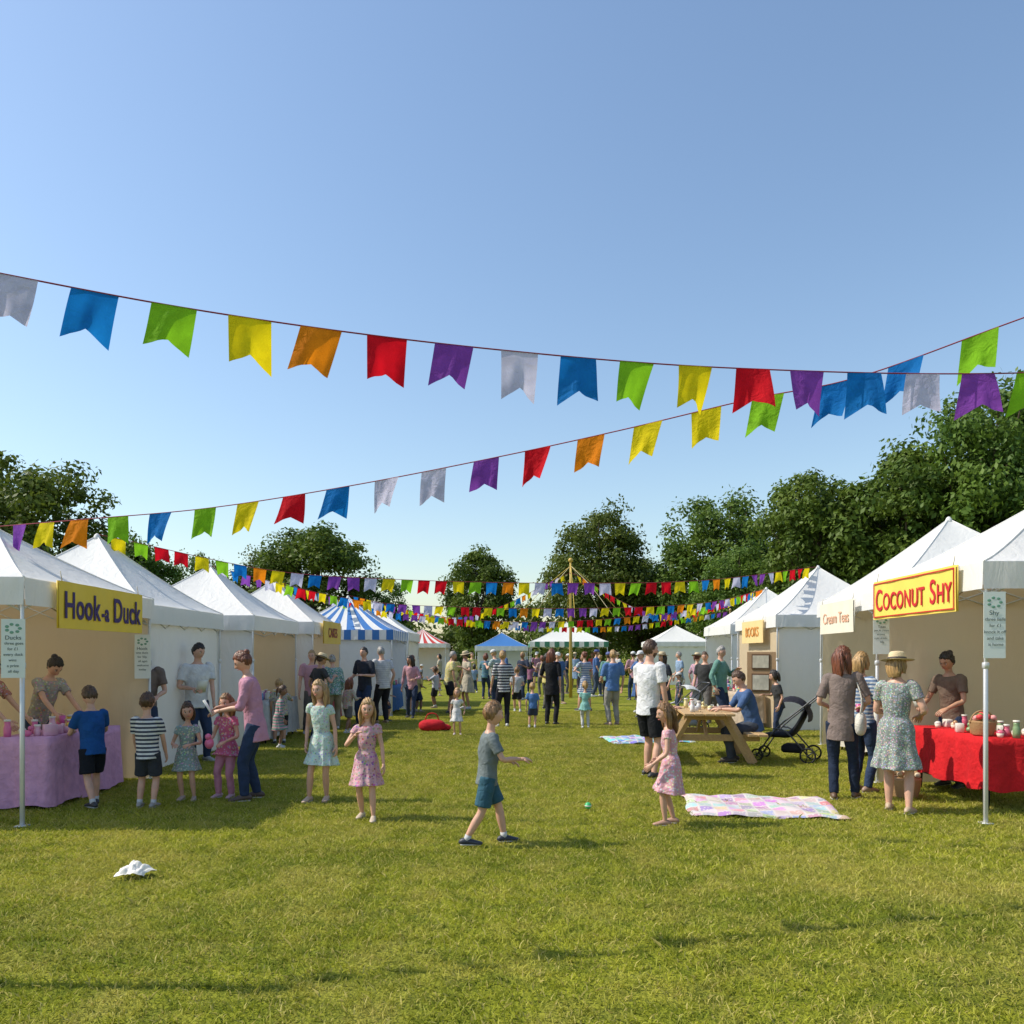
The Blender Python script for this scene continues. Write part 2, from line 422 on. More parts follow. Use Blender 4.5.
    def hs(V):
        W=headshape(V); x_,y_,z_=V.T
        thr=np.interp(y_,[-1,-.2,0.05,.35,.7,1],[-.62,-.5,(-.12 if not long_ else -.3),(.28 if not long_ else .2),.44,.50])
        thr=thr+0.06*np.sin(x_*9+hph)+0.05*np.sin(x_*23+1)
        m_=1/(1+np.exp(-(z_-thr)*22))
        n_=0.045*np.sin(x_*17+y_*5+3*np.sin(z_*5)+hph)+0.03*np.sin(x_*41+y_*31)+0.02*np.sin(y_*27+z_*9)+.02*np.sin(x_*60+z_*33)
        s_=0.86+m_*(0.245+n_)
        W=W*s_[:,None]; W[:,2]+=0.03*m_
        return W
    if style!='bald':
        pb.add(ell((0,-.015*hh,.01*hh),(.335*hh,.40*hh,.5*hh),nl,no,hs),hm,M)
    def strands(P,R,**kw):
        def md(th,t): return 1+0.10*np.sin(7*th+5*t)+0.07*np.sin(13*th-6*t)+.05*np.sin(22*th+9*t)
        return loft([np.array(p)*hh for p in P],[(a*hh,b*hh) for a,b in R],mod=md,seg=36,sub=6,**kw)
    if style=='long':
        pb.add(strands([(0,-.22,.34),(0,-.36,.05),(.02,-.38,-.4),(-.02,-.36,-.8),(.02,-.33,-1.1)],[(.2,.12),(.33,.14),(.36,.13),(.32,.10),(.16,.03)]),hm,M)
        for s_ in(-1,1):
            pb.add(strands([(s_*.25,.06,.28),(s_*.335,-.0,-.05),(s_*.36,-.02,-.3),(s_*.32,.02,-.6),(s_*.33,.05,-.95)],[(.06,.12),(.075,.17),(.08,.15),(.08,.13),(.02,.04)]),hm,M)
    elif style=='bob':
        pb.add(strands([(0,-.2,.34),(0,-.33,.05),(0,-.32,-.35),(0,-.28,-.6)],[(.2,.12),(.34,.16),(.35,.15),(.26,.09)]),hm,M)
        for s_ in(-1,1):
            pb.add(strands([(s_*.27,.05,.25),(s_*.335,.0,-.05),(s_*.32,.0,-.42)],[(.06,.12),(.07,.16),(.04,.09)]),hm,M)
    elif style=='pony':
        pb.add(strands([(0,-.38,.22),(0,-.5,.18),(0,-.54,-.1),(0,-.48,-.6)],[(.06,.06),(.1,.09),(.11,.09),(.03,.03)]),hm,M)
    elif style=='bun':
        pb.add(ell((0,-.36*hh,.36*hh),(.17*hh,.16*hh,.16*hh),10,12),hm,M)
    if hat:
        mh=simple('hat_%.2f%.2f'%(hat[0],hat[2]),hat[:3],0.8,nscale=80,bmp=.5)
        cap=len(hat)>3
        if cap:
            pb.add(loft([(0,-.02*hh,.2*hh),(0,-.02*hh,.42*hh),(0,-.02*hh,.57*hh),(0,-.02*hh,.6*hh)],[(.38*hh,.44*hh),(.36*hh,.41*hh),(.2*hh,.24*hh),(.03*hh,.03*hh)],seg=20),mh,M)
            pb.add(loft([(0,.3*hh,.24*hh),(0,.5*hh,.21*hh),(0,.62*hh,.17*hh)],[(.27*hh,.015*hh),(.24*hh,.015*hh),(.1*hh,.01*hh)],side=(1,0,0),seg=12),mh,M)
        else:
            def md(th,t): return 1+0.03*np.sin(3*th)
            pb.add(loft([(0,-.02*hh,.22*hh),(0,-.02*hh,.24*hh),(0,-.02*hh,.27*hh),(0,-.02*hh,.5*hh),(0,-.02*hh,.62*hh),(0,-.02*hh,.63*hh)],[(.72*hh,.76*hh),(.6*hh,.64*hh),(.39*hh,.45*hh),(.35*hh,.4*hh),(.26*hh,.3*hh),(.04*hh,.04*hh)],seg=28,sub=3,mod=md),mh,M)
            pb.add(loft([(0,-.02*hh,.27*hh),(0,-.02*hh,.35*hh)],[(.405*hh,.465*hh),(.385*hh,.44*hh)],seg=24,sub=1),simple('hat_band',(.05,.04,.04)),M)
    if bag:
        s_,c_=bag; mb=cloth(c_)
        sp=sh+X*s_*sx*0.7; bp=pel+X*s_*(.115*H*k+.03)+np.array((0,.02,.03*H))
        pb.add(ell(bp-np.array((0,0,.03*H)),(.035*H,.085*H,.075*H),10,14,lambda V: np.sign(V)*np.abs(V)**.75),mb)
        for q_ in(.05,-.05):
            pb.add(loft([sp+u*.02*H,sp*.5+bp*.5+np.array((s_*.03*H,q_*H,0)),bp+np.array((0,q_*H,.02*H))],[.008,.008,.008],seg=6),mb)
    if hold:
        for side_,kind_,c_ in hold:
            sgn,sp,el,wr=arms[0 if side_<0 else 1]; d=(wr-el)/np.linalg.norm(wr-el); hp_=wr+d*.07*H+np.array((-sgn*.01*H,0,-.0))
            mh=simple('held_%s'%kind_,c_,0.4)
            if kind_=='cup': pb.add(loft([hp_-np.array((0,0,.03)),hp_+np.array((0,0,.06))],[.026,.034],seg=12,sub=1),mh)
            elif kind_=='paper': pb.add(box(hp_+np.array((0,.02,.05)),(.15,.012,.2),rotm('X',-30)),mh)
            elif kind_=='toy': pb.add(ell(hp_,(.05,.05,.06),8,10),mh); pb.add(ell(hp_+np.array((0,0.02,.075)),(.035,.035,.035),8,10),mh)
    return pb.obj(name,(x,y,0),math.radians(face))

SK1=(0.60,0.355,0.25); SK2=(0.46,0.26,0.17); SK3=(0.25,0.13,0.08)
BLONDE=(0.38,0.23,0.09); LBROWN=(0.22,0.115,0.045); BROWN=(0.08,0.04,0.02); AUB=(0.15,0.045,0.02); DARK=(0.025,0.017,0.012)
K=0.165
JEAN=('jeans',(0.03,0.05,0.105))
# --- foreground children
person('boy',-.21,6.74,1.22,-80,K,'m',SK1,LBROWN,'short',('tee',(0.17,0.20,0.205)),.7,('shorts',(0.04,0.11,0.155)),(0.02,0.025,0.04),
   lean=4,lf=(0,.13,0),rf=(0,-.15,.015),lh=(-.13,.17,.56),rh=(.10,.22,.60),yaw=14,pitch=4,hipz=1.22*.462,sway=.01)
person('girl',1.49,7.53,1.16,78,K,'f',SK1,LBROWN,'long',('dress',(0.66,0.34,0.38),'floral',(0.75,0.6,0.58),45),.3,None,(0.35,0.2,0.14),
   lean=5,lf=(0,.04,0),rf=(0,-.05,0),lh=(-.12,.14,.50),rh=(.13,.10,.52),hem=.27,pitch=8,yaw=22)
person('girl',-1.41,7.8,1.18,176,K,'f',SK1,BLONDE,'long',('dress',(0.66,0.38,0.42),'floral',(0.4,0.12,0.22),42),.35,None,(0.5,0.4,0.3),
   lf=(0.005,.06,0),rf=(0.01,-.05,0),lh=(-.15,.05,.44),rh=(.07,.13,.70),hem=.28,yaw=12,pitch=3)
person('girl',-2.1,8.77,1.33,172,.155,'f',SK1,BLONDE,'long',('dress',(0.56,0.68,0.60),'floral',(0.42,0.55,0.5),45),.3,None,(0.5,0.35,0.25),
   rf=(0.01,.03,0),lh=(-.15,.02,.40),hem=.30,yaw=-8)
person('woman',-2.86,8.83,1.66,105,.135,'f',SK1,AUB,'bun',('tunic',(0.54,0.27,0.37)),1.2,JEAN,(0.08,0.05,0.04),
   lean=9,lf=(0,.05,0),rf=(0,-.05,0),lh=(-.06,.20,.60),rh=(.09,.19,.62),pitch=18,hold=[(-1,'paper',(.7,.7,.65))],fat=1.06)
person('girl',-3.2,8.98,1.17,165,K,'f',SK1,LBROWN,'long',('dress',(0.60,0.14,0.26),'floral',(0.75,0.35,0.42),40),.4,('jeans',(0.6,0.25,0.35)),(0.5,0.3,0.35),
   lh=(-.08,.15,.55),rh=(.07,.16,.56),hem=.40,hold=[(1,'toy',(.7,.15,.3))],yaw=5,pitch=6)
person('girl',-3.58,8.83,1.08,185,.175,'f',SK1,BROWN,'bob',('dress',(0.28,0.36,0.33),'floral',(0.6,0.6,0.55),45),.4,None,(0.4,0.3,0.25),
   lh=(-.07,.15,.58),rh=(.08,.15,.58),hem=.30,yaw=15,pitch=5)
person('boy',-3.82,8.37,1.21,5,K,'m',SK1,BROWN,'short',('tee',(0.05,0.06,0.09),'stripe',(0.7,0.7,0.68),24),.7,('shorts',(0.04,0.045,0.055)),(0.3,0.28,0.26),
   lh=(-.12,.12,.45),rh=(.13,.1,.44),pitch=8)
person('boy',-4.42,8.45,1.29,48,.16,'m',SK1,BROWN,'short',('tee',(0.012,0.08,0.27)),.7,('shorts',(0.012,0.014,0.02)),(0.03,0.03,0.035),
   lean=10,lf=(0,-.12,.01),rf=(0,.08,0),lh=(-.08,.24,.60),rh=(.08,.25,.60),pitch=20,hipz=1.29*.465,sway=.02)
# --- left stallholders
person('woman',-5.62,9.55,1.66,-112,.135,'f',SK1,DARK,'bun',('tee',(0.36,0.34,0.29),'floral',(0.5,0.35,0.25),35),.6,JEAN,(0.05,0.05,0.05),
   lean=24,lh=(-.10,.30,.53),rh=(.12,.32,.53),pitch=20,hold=[(1,'cup',(.6,.1,.3))])
person('woman',-5.78,8.75,1.6,-95,.135,'f',SK1,LBROWN,'short',('tee',(0.5,0.2,0.15),'floral',(0.6,0.5,0.4),40),.6,JEAN,lean=12,lh=(-.1,.25,.56),rh=(.1,.25,.55),pitch=10,hat=(.5,.4,.25))
person('man',-5.05,11.0,1.72,200,.133,'m',SK1,BROWN,'short',('tee',(0.18,0.14,0.12)),.7,JEAN,lh=(-.1,.16,.6),rh=(.1,.16,.6),hat=(.32,.25,.15,1))
person('man',-4.72,12.0,1.78,225,.133,'m',SK1,DARK,'short',('tee',(0.68,0.68,0.68)),.7,JEAN,(0.3,.3,.3),lh=(-.10,.10,.48),rh=(.10,.15,.62),pitch=14,hold=[(1,'paper',(.45,.48,.45))],yaw=20)
# --- man centre
person('man',1.80,10.5,1.80,-52,.133,'m',SK1,BROWN,'short',('tee',(0.74,0.74,0.75)),.68,('shorts',(0.014,0.015,0.018)),(0.03,0.03,0.03),
   lf=(.02,.05,0),rf=(.02,-.07,0),lh=(-.12,.06,.45),rh=(.14,.05,.45),yaw=-20,fat=1.0,beard=True)
# --- right group
person('woman',3.65,8.83,1.70,-28,.135,'f',SK1,AUB,'long',('tunic',(0.22,0.17,0.15)),.8,('jeans',(0.018,0.028,0.055)),(0.12,0.07,0.04),
   rf=(0,.08,0),lh=(-.09,.12,.59),rh=(.11,.15,.60),yaw=-45,bag=(1,(.68,.64,.56)),hold=[(1,'cup',(.7,.65,.6))],fat=.95)
person('woman',3.92,8.15,1.62,-38,.135,'f',SK1,BLONDE,'bob',('dress',(0.24,0.27,0.25),'floral',(0.5,0.5,0.46),60),.55,None,(0.45,0.33,0.22),
   lf=(.01,.05,0),rf=(.01,-.06,0),lh=(-.06,.15,.62),rh=(.11,.12,.60),hem=.28,yaw=-20,hat=(.62,.50,.30),flare=.92,fat=1.1,pitch=5)
person('woman',4.08,9.35,1.64,-60,.135,'f',SK1,BLONDE,'bob',('tee',(0.12,0.2,0.34),'stripe',(0.55,0.58,0.6),24),1.0,JEAN,(.3,.2,.15),lh=(-.1,.15,.6),rh=(.1,.15,.6))
person('woman',5.35,9.72,1.66,118,.135,'f',SK2,DARK,'bun',('tee',(0.17,0.12,0.09)),.65,JEAN,lean=10,lh=(-.09,.2,.58),rh=(.1,.2,.6),pitch=12,hold=[(1,'paper',(.7,.68,.6))])
# seated at the picnic table
person('man',3.62,11.95,1.74,88,.133,'m',SK1,BROWN,'short',('tee',(0.07,0.13,0.27)),.9,('jeans',(0.06,0.07,0.09)),(0.05,0.04,0.03),
   lean=16,hipz=.53,lf=(.03,.22,0),rf=(.03,.16,0),lh=(-.08,.3,.46),rh=(.10,.3,.46),pitch=14,sway=.01)
person('girl',2.2,12.6,1.25,-90,.155,'f',SK1,LBROWN,'long',('tee',(0.6,0.25,0.2)),.5,('jeans',(0.3,.2,.2)),lean=10,hipz=.52,lf=(.03,.22,0),rf=(.03,.2,0),lh=(-.1,.28,.62),rh=(.1,.28,.62),sway=.01)
# --- mid distance
person('toddler',-1.1,16.0,.95,182,.19,'f',SK1,BLONDE,'bob',('dress',(0.72,0.7,0.68)),.4,None,(.5,.4,.4),hem=.28,lh=(-.16,.05,.5))
person('woman',-.2,17.8,1.7,10,.133,'f',SK1,BLONDE,'short',('tee',(0.03,0.03,0.05),'stripe',(0.6,0.6,0.6),16),.8,('jeans',(0.02,.02,.03)),(.5,.5,.5))
person('boy',.45,17.5,1.0,0,.18,'m',SK1,BLONDE,'short',('tee',(0.08,0.18,0.4)),.7,('shorts',(0.05,.06,.1)),(.3,.3,.3))
person('woman',.9,18.3,1.75,-20,.133,'f',SK1,AUB,'long',('tunic',(0.015,0.015,0.018)),1.0,('jeans',(0.02,.02,.025)),(.03,.03,.03),lh=(-.1,.15,.6))
person('girl',1.6,17.5,1.03,0,.18,'f',SK1,BLONDE,'pony',('dress',(0.25,0.5,0.45)),.5,('jeans',(.6,.6,.6)),(.5,.5,.5),hem=.4)
person('man',2.3,18.2,1.72,15,.133,'m',SK1,BLONDE,'short',('tee',(0.10,0.20,0.42)),.9,('jeans',(0.35,.33,.3)),(.3,.2,.15),lh=(-.1,.15,.6))
person('man',-3.3,17.9,1.78,150,.133,'m',SK1,DARK,'short',('tee',(0.03,0.035,0.05)),.9,JEAN,lh=(-.1,.15,.65),rh=(.1,.15,.6))
TOPS=[(0.03,0.04,0.07),(0.6,0.6,0.6),(0.5,0.08,0.07),(0.07,0.14,0.32),(0.05,0.05,0.05),(0.45,0.4,0.3),(0.55,0.3,0.35),(0.15,0.3,0.25),(0.65,0.55,0.2),(0.25,0.35,0.5),(0.3,0.12,0.2),(0.5,0.5,0.52)]
BOTS=[(0.03,0.045,0.09),(0.02,0.02,0.025),(0.3,0.27,0.2),(0.06,0.08,0.13),(0.14,0.13,0.12)]
HAIRS=[BLONDE,LBROWN,BROWN,AUB,DARK,(.3,.28,.26)]
def rnd_person(x,y,H=None,face=None):
    sex=random.choice('mf'); kid=random.random()<.22
    if H is None: H=random.uniform(1.0,1.35) if kid else (random.uniform(1.68,1.84) if sex=='m' else random.uniform(1.56,1.72))
    hr=.165 if H<1.4 else .133
    nm=('boy' if sex=='m' else 'girl') if H<1.4 else ('man' if sex=='m' else 'woman')
    c=random.choice(TOPS); pat=random.choice(['plain','plain','plain','stripe','floral'])
    t=('dress' if sex=='f' and random.random()<.4 else 'tee',c,pat,random.choice(TOPS),20 if pat=='stripe' else 40)
    b=(random.choice(['jeans','jeans','shorts']) if t[0]!='dress' else 'shorts',random.choice(BOTS))
    st='short' if sex=='m' else random.choice(['long','bob','pony','bun'])
    def rh(s): return random.choice([None,None,None,(s*.1,.17,.62),(s*.09,.12,.58),(s*.16,.05,.46),(s*.1,.16,.72)])
    w=random.choice([0,0,.07,.1])
    person(nm,x,y,H,random.uniform(0,360) if face is None else face,hr,sex,random.choice([SK1,SK1,SK1,SK2,SK3]),random.choice(HAIRS),st,t,
      random.choice([.6,.7,.9,1.8]),b,random.choice([(.05,.05,.05),(.5,.5,.5),(.3,.2,.12)]),lean=random.choice([0,0,3,8]),
      lf=(.01,w,0),rf=(.01,-w,0),lh=rh(-1),rh=rh(1),yaw=random.uniform(-25,25),pitch=random.uniform(-3,15),
      hat=random.choice([None]*6+[(.55,.45,.28),(.6,.6,.6,1),(.1,.12,.3,1)]),fat=random.uniform(.95,1.15))
spots=[(-4.1,14.6),(-4.0,15.9),(-3.75,15.2),(-3.9,17.0),(-4.0,13.9),(-3.5,16.6),
 (-2.6,22.5),(-2.3,24.2),(-1.6,21.8),(-1.2,23.6),(-.6,25.5),(.2,22.4),(.9,24.1),(1.5,26.3),(2.2,22.9),(2.9,25.0),(3.4,22.2),(3.9,24.6),(4.5,22.6),(4.9,21.0),
 (3.9,19.6),(4.6,18.6),(5.0,20.2),(4.4,17.1),(5.0,15.6),(-1.9,27.5),(-.9,29),(.3,28.4),(1.3,30.5),(2.6,29.2),(3.3,31),(4.2,28.2),(5.2,30.1),(5.6,26.1),
 (-2.8,31),(-1.5,34),(0.1,36),(1.8,35),(3.1,37),(4.6,36),(6.0,34),(-3.3,36),(7.2,38),(-4.6,40),(-2.2,41),(2.6,42),(5.6,43),(3.2,20.6),(-2.6,20.4),(-3.0,19.3),
 (-.3,32),(.8,33.5),(2.3,33),(-1.9,37),(3.9,34),(1.2,39),(-.5,40),(4.2,40),(6.6,31),(-3.2,18.6),(-2.7,21.5)]
for i,(x,y) in enumerate(spots):
    rnd_person(x+random.uniform(-.2,.2),y+random.uniform(-.3,.3))

# ------------------------------------------------------------ tents
M_WHITE=canvas('white_canvas',(0.86,0.85,0.83),0.25)
M_CREAM=canvas('cream_canvas',(0.76,0.61,0.41),0.4)
M_BLUE=canvas('blue_canvas',(0.07,0.22,0.56),0.25)
M_RED=canvas('red_canvas',(0.6,0.07,0.06),0.25)
M_GREEN=canvas('green_canvas',(0.08,0.25,0.16),0.25)
M_POLE=simple('white_pole',(0.62,0.62,0.62),0.35,metal=.3,var=.05,bmp=0)
def tent(name,cx,cy,wx,wy,eave,peak,walls={},canopy=(None,),rz=0,valance=.26,pkoff=(0,0),valmats=None):
    e=empty(name,(cx,cy,0),rz)
    hx,hy=wx/2,wy/2
    mats=[m or M_WHITE for m in canopy]
    pb=PB(); ns,nt_=14,24
    ox,oy=pkoff
    ph=random.random()*6
    for si,(ax,ay) in enumerate(((1,0),(0,1),(-1,0),(0,-1))):
        V=[]
        for i in range(ns+1):
            s=i/ns; d=1-s*.992
            for j in range(nt_+1):
                t=-1+2*j/nt_
                lx,ly=(ax*1-ay*t,ay*1+ax*t)
                z=eave+(peak-eave)*s**1.18-0.04*(1-t*t)*(s*(1-s)*4)**.8+0.0015*math.sin(4*t*3+s*4+ph+si)*(1-s)
                V.append((lx*hx*d*1.01+ox*s,ly*hy*d*1.01+oy*s,z))
        cols={}
        for i in range(ns):
            for j in range(nt_):
                a=i*(nt_+1)+j; k=(j//2)%len(mats)
                cols.setdefault(k,[]).append((a,a+1,a+nt_+2,a+nt_+1))
        for k,fs in cols.items(): pb.add((np.array(V),fs),mats[k])
    pb.obj('canopy',parent=e)
    pb=PB()
    for sx_ in(-1,1):
        for sy_ in(-1,1):
            P=[]
            for i in range(9):
                s=i/8; d=1-s*.992; P.append((sx_*hx*d*1.01+ox*s,sy_*hy*d*1.01+oy*s,eave+(peak-eave)*s**1.18+.004))
            pb.add(loft(P,[.008]*9,seg=6,sub=1),M_WHITE)
    pb.add(loft([(ox,oy,peak-.05),(ox,oy,peak+.02),(ox,oy,peak+.05)],[.06,.04,.01],seg=10,sub=2),M_WHITE)
    pb.obj('ridge_piping',parent=e)
    pb=PB(); vm=valmats or [M_WHITE]
    for (ax,ay) in((1,0),(0,1),(-1,0),(0,-1)):
        n=48;V=[]
        for j in range(n+1):
            t=-1+2*j/n
            for r_,zz in enumerate((0,.5,1)):
                w=1.012+(.006+.004*math.sin(t*25+ph))*zz
                lx,ly=(ax*w-ay*t*1.012,ay*w+ax*t*1.012)
                V.append((lx*hx,ly*hy,eave+.005-valance*zz))
        for k in range(len(vm)):
            F=[]
            for j in range(n):
                if (j//3)%len(vm)!=k: continue
                a=j*3; F+= [(a,a+1,a+4,a+3),(a+1,a+2,a+5,a+4)]
            pb.add((np.array(V),F),vm[k])
    pb.obj('valance',parent=e)
    pb=PB()
    for sx_ in(-1,1):
        for sy_ in(-1,1):
            x_,y_=sx_*(hx-.03),sy_*(hy-.03)
            pb.add(box((x_,y_,.75),(.034,.034,1.5),bev=.004),M_POLE); pb.add(box((x_,y_,(1.3+eave-.03)/2),(.026,.026,eave-.03-1.3),bev=.003),M_POLE)
            pb.add(box((x_,y_,.008),(.1,.1,.012)),M_POLE); pb.add(box((x_,y_,1.5),(.05,.05,.06),bev=.006),M_POLE)
            pb.add(tube((x_,y_,eave-.35),(ox,oy,peak-.14),.011,6),M_POLE)
    for a_,b_ in(((-1,-1),(1,-1)),((1,-1),(1,1)),((1,1),(-1,1)),((-1,1),(-1,-1))):
        p=np.array((a_[0]*(hx-.06),a_[1]*(hy-.06)));q_=np.array((b_[0]*(hx-.06),b_[1]*(hy-.06)));n=4
        for i in range(n):
            s0,s1=i/n,(i+1)/n; z0,z1=(eave-.06,eave-.30) if i%2==0 else (eave-.30,eave-.06)
            A=p*(1-s0)+q_*s0;B=p*(1-s1)+q_*s1
            pb.add(tube((A[0],A[1],z0),(B[0],B[1],z1),.010,6),M_POLE); pb.add(tube((A[0],A[1],z0-.24 if i%2==0 else z0+.24),(B[0],B[1],z1+.24 if i%2==0 else z1-.24),.010,6),M_POLE)
    pb.obj('frame',parent=e)
    if walls:
        pb=PB()
        for side,m in walls.items():
            ax,ay={'+x':(1,0),'+y':(0,1),'-x':(-1,0),'-y':(0,-1)}[side]
            n=90;V=[];F=[];rows=8; ph2=random.random()*9
            for j in range(n+1):
                t=-1+2*j/n
                for r_ in range(rows+1):
                    zz=r_/rows
                    w=.955+(.006*math.sin(t*11+ph2+zz)+.003*math.sin(t*29+ph2*2-zz*2))*(.2+zz*.8)
                    lx,ly=(ax*w-ay*t*.97,ay*w+ax*t*.97)
                    V.append((lx*hx,ly*hy,(eave-.02)*(1-zz)+.015))
            for j in range(n):
                for r_ in range(rows):
                    a=j*(rows+1)+r_; F.append((a,a+1,a+rows+2,a+rows+1))
            pb.add((np.array(V),F),m)
        pb.obj('side_walls',parent=e)
    return e
W_=M_WHITE;C_=M_CREAM
tent('market_tent',-5.72,8.85,2.25,2.95,2.32,3.0,{'-x':C_,'+y':C_},rz=math.radians(2.5))
tent('market_tent',-6.25,12.05,2.75,2.8,2.28,3.38,{'-x':W_,'-y':W_,'+y':W_,'+x':W_})
tent('market_tent',-5.75,15.2,2.6,2.8,2.28,3.28,{'-x':W_,'-y':W_,'+y':C_})
tent('market_tent',-5.45,18.3,2.5,2.7,2.3,3.3,{'-x':C_,'-y':W_,'+y':C_})
tent('striped_tent',-4.55,22.2,2.9,2.8,2.25,3.2,{'-x':M_BLUE,'+y':W_,'-y':W_},canopy=(M_WHITE,M_BLUE),valmats=[M_WHITE,M_BLUE])
tent('market_tent',-4.6,26.2,2.8,2.8,2.3,3.3,{'-x':W_,'-y':W_,'+y':W_})
tent('market_tent',5.95,8.75,2.9,2.5,2.48,3.36,{'+x':C_,'+y':C_},rz=math.radians(-2))
tent('market_tent',6.85,12.55,3.0,3.2,2.52,3.72,{'+x':C_,'+y':C_},rz=math.radians(-4))
tent('market_tent',7.0,18.3,2.9,3.0,2.44,3.6,{'+x':W_,'-y':W_,'+y':W_,'-x':C_})
tent('market_tent',7.5,23.6,2.9,3.0,2.44,3.55,{'+x':W_,'-y':W_,'+y':W_})
tent('gazebo',2.8,41,3.8,3.8,2.25,3.25,{},valmats=[M_WHITE,M_GREEN])
tent('gazebo',-.6,47,3,3,2.1,2.9,{'+y':W_},canopy=(M_BLUE,))
tent('market_tent',-5.6,50,3.2,3.2,2.3,3.2,{'+y':W_},canopy=(M_WHITE,M_RED))
tent('market_tent',9,44,3.2,3.2,2.3,3.2,{'+y':W_,'-y':W_})

# ------------------------------------------------------------ signs
def text(s,mat,size,loc,rot,parent,ext=.003,name='lettering',sx=1,align='CENTER',off=0.0,sp=1.0):
    c=bpy.data.curves.new(name,'FONT'); c.body=s; c.size=size; c.extrude=ext; c.align_x=align; c.align_y='CENTER'; c.offset=off; c.space_character=sp
    c.materials.append(mat); o=bpy.data.objects.new(name,c); COL.objects.link(o); o.location=loc; o.rotation_euler=rot; o.parent=parent; o.scale=(sx,1,1)
    return o
def sign(name,loc,rz,w,h,bc,txt,tc,size,border=None,sx=1,off=.004,sp=1.0,caps=None):
    """banner facing local -Y"""
    e=empty(name,loc,rz); pb=PB()
    mb=simple(name+'_board%.2f'%bc[2],bc,.6,var=.10,nscale=4,bmp=.15)
    n=24;V=[];F=[]
    for j in range(n+1):
        x_=-w/2+w*j/n
        for r_ in range(5):
            z=-h/2+h*r_/4; V.append((x_,.004*math.sin(j*.9+r_*.7),z))
    for j in range(n):
        for r_ in range(4):
            a=j*5+r_; F.append((a,a+5,a+6,a+1))
    pb.add((np.array(V),F),mb)
    pb.add(box((0,.02,0),(w,.012,h)),mb)
    pb.obj('banner',parent=e)
    if border:
        pb=PB(); mo=simple(name+'_border',border,.6)
        for zz in(-1,1): pb.add(box((0,-.010,zz*(h/2-.03)),(w-.06,.006,.012)),mo)
        for xx in(-1,1): pb.add(box((xx*(w/2-.03),-.010,0),(.012,.005,h-.05)),mo)
        pb.obj('border',parent=e,smooth=False)
    pb=PB(); mr=simple('rope',(.5,.45,.35),.8)
    for xx in(-1,1): pb.add(tube((xx*w*.46,.01,h/2-.02),(xx*w*.46,.03,h/2+.1),.005,6),mr)
    pb.obj('ties',parent=e)
    mt=simple(name+'_letters%.2f'%tc[0],tc,.6,bmp=0)
    if caps:   # hand-painted lettering: pieces laid end to end on one baseline, centred on the board
        objs=[]
        for s_,gap,sz in caps:
            o=text(s_,mt,sz,(0,-.010,-h*.27),(math.pi/2,0,0),e,ext=.002,sx=sx,off=off,sp=sp,align='LEFT'); o.data.align_y='BOTTOM_BASELINE'; objs.append((o,gap))
        bpy.context.view_layer.update()
        ws=[o.dimensions.x for o,_ in objs]; tot=sum(ws)+sum(g for _,g in objs); x_=-tot/2
        k_=min(1.0,(w*.92)/tot); x_*=k_
        for (o,g),wd in zip(objs,ws):
            x_+=g*k_; o.location.x=x_; o.scale.x=sx*k_; x_+=wd*k_
    else:
        text(txt,mt,size,(0,-.010,-.01),(math.pi/2,0,0),e,ext=.002,sx=sx,off=off,sp=sp)
    return e
sign('hook_a_duck_sign',(-4.50,8.85,2.10),math.radians(90+2.5),1.95,.47,(0.80,0.56,0.05),'Hook-a Duck',(0.045,0.02,0.13),.37,sx=.84,off=.006,sp=1.06,
   caps=[('Hook',0,.38),('-a',.035,.27),('Duck',.11,.38)])
sign('coconut_shy_sign',(4.41,8.86,2.26),math.radians(-90-2),1.95,.46,(0.82,0.60,0.10),'COCONUT SHY',(0.55,0.015,0.02),.29,border=(0.55,0.02,0.02),sx=.80,off=.003,sp=1.06,
   caps=[('C',0,.36),('OCONUT',.03,.28),('S',.12,.36),('HY',.03,.28)])
sign('stall_sign',(-4.10,18.3,2.1),math.radians(90),1.7,.5,(0.72,0.5,0.08),'CAKES',(0.3,0.05,0.03),.3)
sign('stall_sign',(5.22,12.9,2.2),math.radians(-94),1.6,.5,(0.75,0.68,0.55),'Cream Teas',(0.7,0.38,0.25),.25,off=0)
sign('stall_sign',(5.46,18.2,2.12),math.radians(-90),1.6,.5,(0.75,0.55,0.25),'BOOKS',(0.6,0.25,0.05),.3)
def poster(loc,rz,w,h,lines):
    e=empty('poster',loc,rz); pb=PB()
    pb.add(box((0,0,0),(w,.006,h)),simple('poster_card',(.70,.74,.71),.5,var=.08,nscale=6,bmp=.0))
    g=simple('poster_print',(.16,.33,.24),.6)
    for k_ in range(7):
        a=k_*.9; pb.add(ell((w*.28*math.cos(a),-.004,h*(.34+.07*math.sin(a))),(w*.09,.002,w*.07),4,8),g)
    pb.obj('card',parent=e,smooth=False)
    mt=simple('ink',(.10,.14,.14),.7)
    for i,l in enumerate(lines):
        text(l,mt,(h*.068 if i else h*.10),(random.uniform(-.01,.01),-.0055,h*(.18-.095*i)),(math.pi/2,0,0),e,ext=.0006)
poster((-4.57,7.33,1.66),math.radians(12),.20,.54,['Ducks','three goes','for £1','every duck','wins','a prize','all day'])
poster((-4.70,10.18,1.58),math.radians(12),.19,.56,['Hook','one duck','for 50p','all ages','welcome','today'])
poster((4.50,7.46,1.88),math.radians(-8),.19,.62,['Shy','three balls','for £1','knock it off','and take','it home'])
poster((4.56,9.88,1.86),math.radians(-8),.19,.50,['Teas','jam & cream','scones','cold drinks','50p'])

